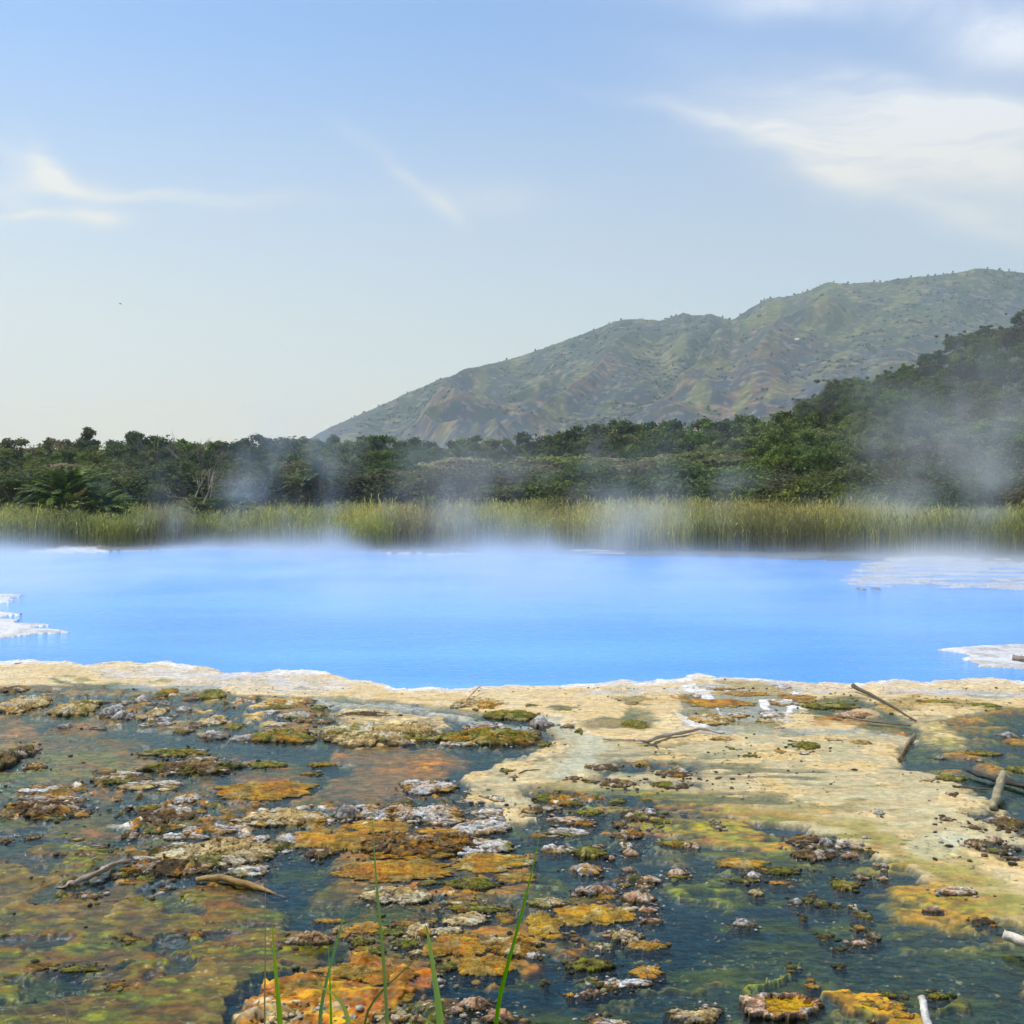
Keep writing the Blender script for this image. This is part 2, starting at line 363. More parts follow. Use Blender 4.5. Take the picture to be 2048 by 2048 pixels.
for p, wd in (([(40, 1442), (250, 1458), (350, 1462), (480, 1494), (650, 1514), (690, 1545), (610, 1600), (560, 1660), (600, 1740), (560, 1790), (640, 1840)], 26), ([(290, 1486), (450, 1482)], 16), ([(470, 1560), (440, 1620), (520, 1610)], 14), ([(930, 1540), (1000, 1650), (1040, 1720), (1060, 1780)], 24), ([(690, 1545), (860, 1590), (940, 1580)], 14), ([(600, 1830), (760, 1800), (880, 1770), (1060, 1780)], 18), ([(760, 1590), (690, 1640), (640, 1740)], 12)):
    stroke(p, wd*1.75, SILT, -.06, .5, .97)
# orange shelves in the middle foreground
area([(500, 1960), (560, 1945), (700, 1905), (800, 1900), (862, 1930), (850, 1965), (790, 1985), (800, 2010), (720, 2040), (700, 2200), (480, 2300), (480, 2060)], ORANGE, .012, 10)
SH = mott((.30, .125, .02), (.20, .10, .025), (.42, .25, .05), nz(4, 6, 5, 161), nz(7, 9, 4, 162), .1); shz = (.002+.05*(nz(4, 6, 5, 161)-.45)+.03*np.tanh(4*(n_rg-.62))).astype(np.float32)
area([(490, 1965), (560, 1942), (700, 1902), (800, 1898), (866, 1930), (850, 1968), (800, 2012), (720, 2044), (700, 2300), (480, 2300), (480, 2060)], SH, shz, 10)
area([(480, 2010), (700, 1985), (780, 2030), (700, 2300), (470, 2300)], CRUST, shz+.012, 14, .7, nz(5, 7, 4, 163), .54, .62)
area([(490, 1990), (640, 1950), (700, 2000), (600, 2060), (490, 2070)], mott((.10, .075, .02), (.16, .10, .025), (.06, .06, .02), n_hi, n_str2), shz-.01, 20, .8, nz(3, 5, 4, 164), .5, .6)
stroke([(430, 2090), (470, 2000), (495, 1962), (550, 1942), (650, 1918), (720, 1880)], 20, SILT, -.07, .4)
area([(700, 1830), (760, 1800), (870, 1790), (960, 1790), (1000, 1840), (960, 1900), (870, 1950), (760, 1930), (690, 1890)], mott((.16, .11, .03), (.24, .13, .03), (.06, .07, .02), n_hi, n_mid), -.012, 20, .8, n_mid, .38, .52)
area([(680, 1700), (760, 1680), (900, 1690), (900, 1740), (800, 1780), (690, 1770)], ORANGE, -.005, 14, .9)
area([(690, 1760), (690, 1700), (750, 1690), (790, 1730), (770, 1770)], ALGAE, -.006, 16, .7, n_str2, .4, .6)
area([(570, 1600), (650, 1580), (760, 1600), (740, 1690), (620, 1720), (560, 1690)], mott((.12, .12, .03), (.28, .15, .03), (.08, .06, .03), n_hi, n_mid), -.004, 12, .8)
area([(660, 1490), (700, 1480), (880, 1500), (920, 1520), (880, 1560), (760, 1595), (640, 1610), (630, 1580), (690, 1545)], mott((.20, .12, .06), (.36, .17, .03), (.12, .09, .05), n_mid, n_str), -.008, 12)
area([(-100, 1428), (60, 1430), (80, 1455), (60, 1480), (-100, 1490)], ORANGE, -.004, 14, .9, n_str, .3, .5)
oval(150, 1456, 60, 16, ORANGE, -.003); oval(120, 1490, 70, 10, PINKT, -.006); oval(215, 1487, 90, 8, BROWN, -.006)
# shelf along the pool: cream sinter, thin films of water over it, their grey sheen painted in
area([(-1500, 1200), (4000, 1200), (4000, 1440), (2048, 1416), (1960, 1428), (1850, 1452), (1500, 1474), (1330, 1484), (1180, 1490), (1110, 1476), (1050, 1436), (900, 1415), (700, 1398), (520, 1396), (420, 1380), (200, 1374), (0, 1386), (-400, 1392), (-1500, 1400)], TAN, .014, 14, calm=True)
area([(-400, 1380), (200, 1370), (420, 1385), (560, 1398), (660, 1402), (680, 1470), (520, 1482), (470, 1475), (360, 1462), (200, 1440), (40, 1432), (-400, 1440)], mott((.30, .22, .10), (.10, .095, .03), (.22, .12, .035), n_mid, n_rg), .004, 12)
area([(420, 1395), (540, 1400), (530, 1450), (450, 1470), (380, 1470), (390, 1430)], TAN, .012, 14, .8)
area([(640, 1425), (760, 1420), (880, 1440), (890, 1480), (700, 1492), (640, 1478)], mott((.42, .33, .2), (.35, .27, .16), (.5, .4, .25), n_hi, n_mid), .02, 10)
for p, wd in (([(230, 1372), (320, 1380), (440, 1374)], 15), ([(560, 1398), (690, 1408), (820, 1416), (960, 1442), (1060, 1452)], 15), ([(1420, 1460), (1600, 1462), (1780, 1466)], 16), ([(300, 1345), (430, 1356), (560, 1362)], 14), ([(1500, 1350), (1560, 1378), (1640, 1384)], 9), ([(1150, 1390), (1350, 1378)], 9), ([(1800, 1382), (2048, 1390)], 16)):
    stroke(p, wd, mott((.46, .43, .40), (.52, .46, .38), (.38, .33, .25), n_str, n_mid), -.008, .5)
area([(170, 1330), (440, 1340), (640, 1350), (700, 1372), (640, 1392), (430, 1374), (230, 1362)], mott((.56, .50, .46), (.60, .52, .44), (.52, .40, .26), n_str, n_mid), -.003, 14, .9, n_str*.7+n_mid*.3, .36, .5)  # grey-lilac sheen of the wet film put into the ground colour
area([(1240, 1362), (1500, 1352), (1740, 1366), (2100, 1362), (2100, 1392), (1700, 1384), (1300, 1388)], mott((.60, .52, .42), (.62, .50, .36), (.54, .40, .24), n_str, n_mid), .004, 12, .7, n_str, .4, .55)
stroke([(130, 1352), (200, 1366), (300, 1368), (340, 1362)], 8, mott((.33, .26, .05), (.2, .18, .03), (.4, .3, .1), n_hi, n_mid), .006, .5, 1, n_mid, .35, .5)
stroke([(120, 1362), (190, 1372), (240, 1370)], 9, OLIVE, .006, .5, .9, n_mid, .4, .5)
# milky stream and the big cream fan
area([(935, 1552), (975, 1528), (1060, 1505), (1120, 1490), (1110, 1470), (1190, 1478), (1330, 1484), (1500, 1462), (1800, 1468), (1838, 1474), (1808, 1518), (1800, 1540), (1900, 1565), (1990, 1600), (2035, 1650), (2100, 1720), (2500, 1840), (2500, 1960), (2048, 1850), (1900, 1780), (1800, 1725), (1650, 1672), (1500, 1640), (1400, 1590), (1280, 1588), (1150, 1600), (1080, 1590), (1060, 1640), (1015, 1650), (985, 1605), (940, 1580)], CREAM, -.0005, 9, jit=n_str*.6+n_str2*.4, ja=90, calm=True)
stroke([(1090, 1440), (1150, 1470), (1180, 1490), (1160, 1515), (1125, 1545)], 26, mott((.62, .54, .38), (.66, .58, .42), (.6, .48, .3), n_str, n_mid), -.008, .6)
for k, p in enumerate(([(950, 1565), (1010, 1535), (1110, 1515), (1240, 1500)], [(960, 1580), (1010, 1560), (1080, 1552), (1200, 1560)], [(1180, 1520), (1320, 1505), (1440, 1520)])):
    stroke(p, 12, mott((.12, .12, .08), (.3, .26, .15), (.2, .18, .1), n_str, n_str2), -.012, .6, .5, n_str2, .40, .62)
area([(1180, 1500), (1340, 1500), (1480, 1510), (1470, 1530), (1330, 1560), (1200, 1545)], mott((.10, .11, .07), (.2, .18, .09), (.45, .38, .2), n_str, n_mid), -.02, 20, .8, n_str, .42, .56)
area([(1280, 1570), (1420, 1580), (1500, 1620), (1440, 1660), (1340, 1660), (1250, 1630)], mott((.40, .22, .05), (.3, .24, .05), (.12, .12, .03), n_str, n_mid), -.008, 30, .85, n_str, .36, .56)
area([(1480, 1640), (1660, 1660), (1800, 1715), (1900, 1765), (2048, 1835), (2400, 1960), (2400, 1900), (2048, 1775), (1900, 1700), (1700, 1640), (1520, 1610)], mott((.44, .35, .09), (.36, .30, .04), (.52, .30, .05), n_str, n_str2), -.006, 26, .75, n_str, .32, .55)
area([(1750, 1770), (1860, 1760), (1990, 1800), (2100, 1850), (2100, 1890), (1980, 1860), (1850, 1850), (1760, 1800)], mott((.33, .29, .04), (.46, .27, .03), (.2, .2, .03), n_str, n_mid), -.008, 26, .8, n_str, .38, .58)
oval(1845, 1770, 70, 14, GOLD, -.004, .4, .85); oval(1640, 1612, 90, 10, GOLD, -.003, .4, .6, n_str, .35, .5)
STK = mott((.40, .29, .06), (.28, .24, .035), (.46, .24, .04), n_str, n_str2, .08)
for p, wd in (([(1120, 1596), (1290, 1592), (1420, 1612), (1560, 1652), (1700, 1690), (1830, 1745), (1960, 1815), (2200, 1900)], 70), ([(1260, 1640), (1400, 1650), (1560, 1690)], 60)):
    stroke(p, wd, STK, -.006, .7, .95, nz(1.1, 5.5, 5, 141), .44, .54)
for p in ([(1350, 1535), (1480, 1540), (1600, 1548)], [(1320, 1580), (1440, 1590), (1560, 1602)], [(1200, 1580), (1330, 1600)]):
    stroke(p, 34, mott((.07, .08, .04), (.14, .13, .04), (.22, .17, .06), n_str, n_str2), -.012, .8, .9, nz(1.1, 6.5, 5, 142), .48, .57)
for p in ([(1500, 1630), (1700, 1660), (1880, 1740), (2048, 1810)], [(1560, 1610), (1760, 1650), (1960, 1720)], [(1420, 1560), (1600, 1575), (1800, 1570)], [(1450, 1590), (1640, 1600), (1880, 1640)]):
    stroke(p, 14, mott((.2, .18, .05), (.42, .33, .12), (.1, .1, .04), n_str2, n_str), -.006, .8, .5, n_str2, .46, .62)
oval(1885, 1690, 50, 22, mott((.66, .60, .44), (.68, .62, .46), (.6, .5, .3), n_str, n_mid), -.006, .5, .9)
# white reef terraces and green pools at the right of the shelf
area([(1370, 1366), (1500, 1362), (1600, 1372), (1610, 1440), (1540, 1465), (1380, 1455), (1360, 1410)], mott((.42, .40, .37), (.5, .42, .28), (.36, .26, .1), n_str, n_mid), -.004, 10)
area([(1370, 1366), (1500, 1362), (1600, 1372), (1610, 1440), (1540, 1465), (1380, 1455), (1360, 1410)], WHITE, .009, 10, .95, ridged(NX*1.5, NY*.55, 3, 31), .70, .76)
area([(1600, 1400), (1700, 1392), (1830, 1440), (1830, 1466), (1700, 1456), (1620, 1424)], OLIVE, -.02, 12, .9)
area([(1600, 1432), (1700, 1436), (1820, 1462), (1760, 1470), (1620, 1448)], mott((.48, .24, .08), (.36, .2, .06), (.6, .42, .2), n_str, n_mid), .006, 8, .9, n_mid, .3, .5)
oval(1715, 1426, 42, 10, mott((.5, .33, .17), (.4, .25, .12), (.55, .4, .22), n_str, n_mid), .012)
area([(1690, 1380), (1860, 1440), (1830, 1470), (1700, 1400)], SILT, -.04, 10, .7, n_str, .4, .55)
for i, (a, b, rx, ry) in enumerate(((1850, 1402, 70, 9), (1800, 1415, 40, 8), (1960, 1410, 60, 8), (1980, 1440, 50, 8), (1240, 1448, 60, 20), (1275, 1440, 45, 18), (1135, 1418, 30, 6), (1290, 1400, 60, 10))):
    oval(a, b, rx, ry, [mott((.3, .17, .03), (.16, .14, .03), (.42, .26, .07), n_hi, n_mid), OLIVE, mott((.06, .08, .02), (.12, .12, .03), (.25, .17, .05), n_hi, n_mid), ORANGE][(0, 0, 0, 1, 2, 2, 1, 0)[i]], .005, .3, .9, n_mid, .32, .48)
area([(1480, 1400), (1250, 1395), (1250, 1420), (1330, 1425)], mott((.45, .24, .07), (.5, .3, .1), (.3, .16, .05), n_str, n_mid), .01, 10, .0)
# right-hand water and its mats
area([(1845, 1462), (1870, 1440), (2500, 1435), (2500, 1720), (2100, 1690), (2030, 1640), (1980, 1590), (1890, 1560), (1806, 1535)], SILT, -.05, 12)
stroke([(1860, 1440), (1880, 1460), (1900, 1480)], 36, CREAM, -.004, .6)
area([(1830, 1480), (1900, 1475), (1940, 1500), (1900, 1530), (1830, 1520)], ALGAE, -.012, 16, .6, n_str2, .4, .6)
for a, b, rx, ry in ((1970, 1505, 60, 9), (2020, 1530, 50, 12), (2000, 1455, 90, 8), (1880, 1545, 60, 8), (2000, 1480, 60, 5), (1930, 1440, 60, 6), (2010, 1420, 60, 8)):
    oval(a, b, rx, ry, mott((.26, .19, .04), (.14, .13, .03), (.34, .18, .04), n_hi, n_mid), -.002, .3, .9, n_mid, .36, .5)
# shore of the lower water: mats around the rubble
area([(1040, 1595), (1340, 1590), (1420, 1640), (1380, 1720), (1240, 1720), (1120, 1660)], mott((.12, .11, .03), (.22, .15, .04), (.06, .06, .02), n_hi, n_mid), -.008, 26, .85, n_mid, .44, .56)
for a, b, rx, ry in ((1090, 1760, 60, 26), (1040, 1655, 30, 10), (1365, 1780, 24, 34), (1180, 1950, 60, 14), (1420, 1780, 70, 30), (1600, 1925, 60, 14), (1330, 1690, 60, 12), (1560, 1745, 70, 10)):
    oval(a, b, rx, ry, ALGAE, -.012, .5, .8, n_str2, .38, .58)
area([(1390, 1690), (1560, 1700), (1640, 1720), (1600, 1760), (1450, 1745), (1380, 1720)], OLIVE, -.008, 22, .85, n_str, .42, .56)
area([(1050, 1690), (1300, 1700), (1800, 1830), (2100, 1900), (2100, 2200), (1000, 2200), (1000, 1900)], mott((.05, .065, .03), (.09, .10, .03), (.03, .04, .03), n_str, n_mid), -.03, 40, .4, n_lo, .52, .66)
stroke([(1460, 1992), (1480, 1972), (1520, 1952), (1560, 1940), (1585, 1930)], 5, mott((.28, .30, .03), (.35, .33, .06), (.3, .28, .04), n_hi, n_mid), -.002, .4)
for p in ([(1280, 1995), (1380, 1975), (1480, 1950)], [(1260, 1985), (1330, 1990), (1400, 1970)], [(1680, 2020), (1760, 2050), (1820, 2100)], [(1980, 1900), (1900, 1890), (1840, 1900)], [(1860, 1945), (1920, 1940)], [(1880, 1885), (1960, 1880), (2010, 1870)], [(1130, 2040), (1250, 2000)]):
    stroke(p, 16, mott((.20, .19, .07), (.14, .14, .05), (.26, .22, .09), n_str2, n_str), -.012, .8, .7, n_str2, .42, .62)
area([(1660, 1995), (1760, 1975), (1840, 2005), (1850, 2040), (1840, 2080), (1770, 2080), (1780, 2030), (1700, 2015)], mott((.34, .20, .03), (.2, .17, .03), (.42, .24, .03), n_hi, n_mid), .003, 10, .95, n_mid, .3, .45)
oval(1877, 1988, 26, 11, OLIVE, -.004); oval(1860, 2080, 90, 30, mott((.16, .1, .04), (.1, .08, .03), (.2, .13, .05), n_mid, n_str), -.006)
# rugged broken crust between the larger crusts
rr_ = ridged(NX*7, NY*7, 4, 95); rough_z = (-.030 + .05*np.tanh(3*(n_rg-.62)) + .035*(rr_-.6) + .05*(n_hi-.5) + .06*(n_mid-.5)).astype(np.float32)
pick = fbm(NX*6, NY*6, 4, 91); pk2 = fbm(NX*9+5, NY*14, 4, 92)
RUG = mott((.10, .062, .03), (.21, .14, .07), (.055, .052, .016), pick, n_hi, .08)
for thr_, col_ in ((.57, (.27, .135, .028)), (.66, (.50, .44, .37))):
    mm = sstep(thr_, thr_+.05, pk2 if col_[0] > .5 else fbm(NX*4+9, NY*5, 4, 93))[..., None]; RUG = RUG*(1-mm)+np.array(col_, np.float32)*mm
deep = sstep(.0, -.02, rough_z)[..., None]; RUG = (RUG*(1-deep)+SILT*deep).astype(np.float32)
for p in ([(-80, 1388), (200, 1374), (360, 1384), (370, 1448), (250, 1462), (120, 1434), (-80, 1432)], [(370, 1388), (560, 1396), (680, 1420), (690, 1476), (560, 1490), (390, 1478), (350, 1450)], [(860, 1450), (980, 1440), (1100, 1455), (1110, 1488), (960, 1498), (860, 1492)],
          [(230, 1592), (420, 1585), (520, 1640), (548, 1700), (540, 1752), (420, 1768), (240, 1792), (130, 1782), (260, 1710), (240, 1650)], [(-60, 1588), (180, 1584), (215, 1620), (140, 1650), (-60, 1650)], [(60, 1566), (230, 1545), (400, 1548), (380, 1580), (200, 1588), (60, 1590)], [(290, 1494), (420, 1492), (500, 1520), (470, 1556), (330, 1556)],
          [(480, 1600), (640, 1606), (720, 1592), (900, 1588), (1000, 1640), (1010, 1700), (900, 1722), (760, 1706), (560, 1706)], [(1045, 1580), (1200, 1585), (1340, 1590), (1350, 1640), (1290, 1712), (1180, 1712), (1100, 1650)], [(1590, 1664), (1700, 1672), (1730, 1710), (1640, 1726), (1580, 1700)], [(1930, 1620), (2080, 1620), (2080, 1720), (1960, 1690)],
          [(1190, 1735), (1330, 1740), (1330, 1850), (1270, 1850), (1230, 1790)], [(760, 2005), (1040, 2010), (1060, 2120), (760, 2120)], [(880, 1790), (1000, 1790), (1030, 1860), (900, 1850)], [(1180, 1520), (1400, 1525), (1400, 1585), (1220, 1580)], [(-60, 1480), (60, 1485), (90, 1540), (-60, 1545)]):
    area(p, RUG, rough_z, 26, 1, n_mid, .36, .50)
for p in ([(850, 1790), (1000, 1780), (1100, 1820), (1140, 1880), (1050, 1920), (930, 1950), (880, 1900)], [(690, 1700), (900, 1690), (1060, 1700), (1060, 1770), (900, 1790), (700, 1790)], [(1150, 1800), (1260, 1800), (1260, 1850), (1150, 1850)], [(560, 1620), (700, 1620), (720, 1710), (560, 1710)]):
    area(p, mott((.26, .15, .025), (.34, .17, .025), (.10, .08, .02), nz(5, 7, 4, 171), n_hi), -.010, 22, .9, nz(3, 4, 4, 172), .42, .54)
# flecks of floating scum and tiny debris over everything wet
C += (np.array((.07, .055, .025), np.float32) - C)*(sstep(.70, .76, n_x)*sstep(.5, .6, n_mid)*.85)[..., None]
C += (np.array((.34, .30, .18), np.float32) - C)*(sstep(.73, .78, nz(31, 31, 3, 41))*sstep(.45, .6, n_hi)*.6)[..., None]
# relief
kz = np.where(fine, 1, 0)*(1-.85*FM); Z += (n_mid-.5)*.035*(1-.6*FM) + (n_hi-.5)*.016*kz + (n_rg-.6)*.012*kz
ff_ = nz(14, 24, 5, 151); fg_ = nz(17, 30, 4, 152)
near_ = (D < 25)*(1-.75*FM); C *= (1 + near_*((.58+.86*sstep(.25, .75, ff_))-1))[..., None]
hue_ = np.stack([1+.34*(fg_-.5), 1+0*fg_, 1-.5*(fg_-.5)], -1); C *= 1+(hue_-1)*near_[..., None]
lum = C.mean(-1, keepdims=True); C[:] = np.clip(lum + (C-lum)*np.where((D < 25)[..., None], 1.5 - .36*FM[..., None], 1.0), .004, .85)
# scalloped edge of the pool
s0 = lin(SHORE, cols)[None, :]; lob = (np.floor(fbm(NX*.6, NX*0+3.3, 2, 51)*9)/9-.5)*12 + (fbm(NX*2.2, NY*.8, 3, 52)-.5)*14
edge = PY - (s0 + lob)                      # photo rows nearer than the waterline
k = np.clip(edge/6, 0, 1); inpool = (edge < 0) & (PY < 1600)
rim = (edge >= 0) & (edge < 12)
Z = np.where(rim, np.maximum(Z, .010), Z); Z = np.where((edge >= 0) & (edge < 34) & (PY < 1420), np.maximum(Z, .004), Z)
rw = sstep(12, 2, edge)*sstep(-4, 0, edge)*(.35+.65*sstep(.4, .55, fbm(NX*.8, NY*.5, 3, 53)))
C += (WHITE*np.array((.97, .98, 1.02), np.float32) - C)*(rw*.9)[..., None]
f0 = lin(FAR, cols)[None, :]; fe = PY - (f0 + (fbm(NX*.25, NY*.4, 3, 61)-.5)*7)
Z = np.where(inpool, np.maximum(-.012*np.abs(edge)*D/40 - .02, -1.4), Z)
land = fe < 0
Z = np.where(land, .05 + np.clip(-fe*.02, 0, .3) + (n_lo-.5)*.1, Z)
C[land] = mott((.10, .085, .04), (.07, .08, .03), (.14, .10, .05), n_lo, n_mid)[land]
# sinter tongues that reach into the pool from both sides and lie along the far shore
def tongue(pts, soft, z=.02, kk=1.0, brk=None, lo=.4, hi=.6):
    sl = box(pts, 40)
    jx = PX[sl] + (fbm(NX[sl]*.4, NY[sl]*1.5, 2, 71)-.5)*90; jy = PY[sl] + (fbm(NX[sl]*.6, NY[sl]*.6, 2, 72)-.5)*8
    m = sstep(-soft, soft, poly_d(pts, jx, jy))
    if brk is not None: m = m*sstep(lo, hi, brk[sl])
    Z[sl] = np.where(m > .05, np.maximum(Z[sl], -.03 + (z+.03)*sstep(.1, .6, m)), Z[sl]); apply(sl, sstep(.3, .5, m), mott((.56, .53, .52), (.62, .59, .58), (.42, .39, .36), n_str, n_mid), None, kk)
def nl(fx, fy, s): return fbm(NX*fx, NY*fy, 3, s)
tongue([(-700, 1180), (5, 1188), (28, 1193), (8, 1199), (28, 1204), (-10, 1210), (-700, 1210)], 3)
tongue([(-700, 1216), (22, 1221), (48, 1229), (18, 1236), (40, 1246), (98, 1251), (70, 1258), (122, 1264), (70, 1272), (-10, 1276), (-700, 1282)], 3)
tongue([(1868, 1299), (1920, 1294), (1985, 1290), (2060, 1289), (2700, 1290), (2700, 1345), (2040, 1336), (1985, 1334), (1962, 1328), (1940, 1312)], 3)
tongue([(1678, 1161), (1720, 1150), (1690, 1146), (1740, 1135), (1700, 1128), (1760, 1122), (2048, 1122), (2700, 1126), (2700, 1190), (2048, 1180), (1900, 1176), (1740, 1174)], 3, .006, .8, nl(.3, 1.1, 83), .30, .40)
tongue([(770, 1108), (860, 1104), (1040, 1103), (1230, 1108), (1220, 1112), (1030, 1110), (960, 1112), (840, 1111)], 2, .01, 1, nl(.35, 2.2, 81), .50, .56)
tongue([(30, 1106), (120, 1099), (200, 1097), (190, 1103), (90, 1106)], 2, .01)
# the bank the viewer stands on, below the frame
bank = sstep(5.6, 1.4, D)
Z = Z + bank*1.55; C += (mott((.07, .08, .025), (.12, .11, .05), (.1, .07, .04), n_mid, n_lo) - C)*sstep(0, .3, bank)[..., None]
Z = np.where(D > 90, Z + (np.clip(n_lo, 0, 1)-.5)*.6, Z)
Vg = np.stack([X, D, Z], -1).reshape(-1, 3)
g = obj('ground', mesh('ground', Vg, grid_faces(len(Dr), len(cols)), M_GROUND, np.clip(C.reshape(-1, 3), .004, .85), True))
tag(g, 'cream and orange mineral flats with green mats, running on under pool, reeds and forest', 'ground', kind='structure')
def gz(px, d):

    i = min(np.searchsorted(Dr, d), len(Dr)-1); j = min(np.searchsorted(cols, px), len(cols)-1); return float(Z[i, j])
# pool
cp = np.arange(-2400, 4500, 40.0); pv = []
tt = np.concatenate([np.linspace(0, .1, 4), np.linspace(.16, 1, 24)])
dn = F*H/(lin(SHORE, cp)+14-HY) ; df = F*H/(lin(FAR, cp)-12-HY)
for t in tt: dd = dn + (df-dn)*t; pv.append(np.stack([(cp-CX)/F*dd, dd, np.full_like(dd, -.004)], -1))
m, q = material('milky_blue_water')
pos = q.n('ShaderNodeNewGeometry').outputs['Position']
mp = q.n('ShaderNodeMapping', {0: pos, 'Scale': (1.0, 2.6, 1.0)}).outputs[0]
rip = q.m('ADD', q.noise(mp, 3.2, 3, .55), q.m('MULTIPLY', q.noise(mp, .55, 2, .5), .8))
big = q.noise(q.n('ShaderNodeMapping', {0: pos, 'Scale': (.07, .22, 1)}).outputs[0], 1, 3, .5)
bc = q.mix(q.mapr(big, .35, .65), POOL_A, POOL_B)
finish(q, q.n('ShaderNodeBsdfPrincipled', {'Base Color': bc, 'Roughness': .08, 'IOR': 1.33, 'Specular IOR Level': .5, 'Normal': bump(q, rip, .8, .06)}))
o = obj('pool_water', mesh('pool_water', np.concatenate(pv), grid_faces(len(tt), len(cp)), m, smooth=True)); tag(o, 'milky bright blue hot spring pool between cream shelf and reeds', 'pool', kind='structure')
# shallow water that runs over the flats
cs = np.arange(-2400, 4500, 40.0); ds = np.linspace(0, 1, 14); dn2 = F*H/(lin(SHORE, cs)+14-HY) - .03; sv = []
for t in ds: dd = 4.6 + (dn2-4.6)*t; sv.append(np.stack([(cs-CX)/F*dd, dd, np.zeros_like(dd)], -1))
m, q = material('clear_shallow_water')
pos = q.n('ShaderNodeNewGeometry').outputs['Position']
r1 = q.noise(q.n('ShaderNodeMapping', {0: pos, 'Scale': (1, 2.2, 1), 'Rotation': (0, 0, R(8))}).outputs[0], 7.0, 3, .55, .6)
r2 = q.noise(pos, 30.0, 2, .5)
nr = bump(q, q.m('ADD', r1, q.m('MULTIPLY', r2, .25)), .22, .03)
fr = q.n('ShaderNodeFresnel', {'IOR': 1.33, 'Normal': nr})
tr = q.n('ShaderNodeBsdfTransparent', {'Color': (.945, .955, .94, 1)}); gl = q.n('ShaderNodeBsdfAnisotropic' if False else 'ShaderNodeBsdfGlossy', {'Color': (.54, .70, .72, 1), 'Roughness': .03, 'Normal': nr})
finish(q, q.n('ShaderNodeMixShader', {0: fr, 1: tr, 2: gl}))
o = obj('shallow_water', mesh('shallow_water', np.concatenate(sv), grid_faces(len(ds), len(cs)), m, smooth=True)); tag(o, 'thin clear water running between crusts over the mineral flats', 'water', kind='structure')
# ------------------------------------------------------------------ crusts, mats and rocks, each a thing of its own
PAL = dict(
 white=[(.74, .70, .65), (.50, .44, .38), (.14, .10, .07), (.34, .21, .07)],
 orange=[(.42, .19, .025), (.50, .28, .06), (.24, .11, .03), (.40, .30, .15)],
 gold=[(.50, .30, .05), (.44, .22, .03), (.25, .16, .03), (.50, .40, .22)],
 brown=[(.10, .062, .032), (.19, .125, .065), (.045, .038, .017), (.50, .43, .35)],
 tan=[(.56, .44, .27), (.44, .33, .18), (.20, .14, .07), (.62, .54, .42)],
 pink=[(.62, .42, .31), (.46, .29, .20), (.22, .14, .09), (.66, .55, .47)],
 olive=[(.12, .125, .025), (.20, .17, .04), (.06, .065, .02), (.30, .26, .13)],
 grey=[(.40, .37, .35), (.24, .21, .19), (.13, .11, .09), (.56, .53, .50)])
SHAPE = dict(white='slab', orange='mat', gold='mat', brown='rough', tan='slab', pink='boulder', olive='rough', grey='boulder')
NAME = dict(white='mineral_crust', tan='mineral_crust', orange='algae_mat', gold='algae_mat', olive='mossy_crust', brown='dark_crust', pink='rock', grey='rock')
CATG = dict(white='mineral crust', tan='mineral crust', orange='algae mat', gold='algae mat', olive='mossy crust', brown='dark crust', pink='rock', grey='rock')
NOUN = dict(white='white crusted slab', tan='cream crust plate', orange='orange algae mat', gold='golden algae mat', olive='mossy olive lump', brown='dark brown lump', pink='pinkish rock', grey='grey rock')
def disk(n):
    a = np.linspace(-1, 1, n); gx, gy = np.meshgrid(a, a)
    x = gx*np.sqrt(1-gy**2/2); y = gy*np.sqrt(1-gx**2/2); return x, y
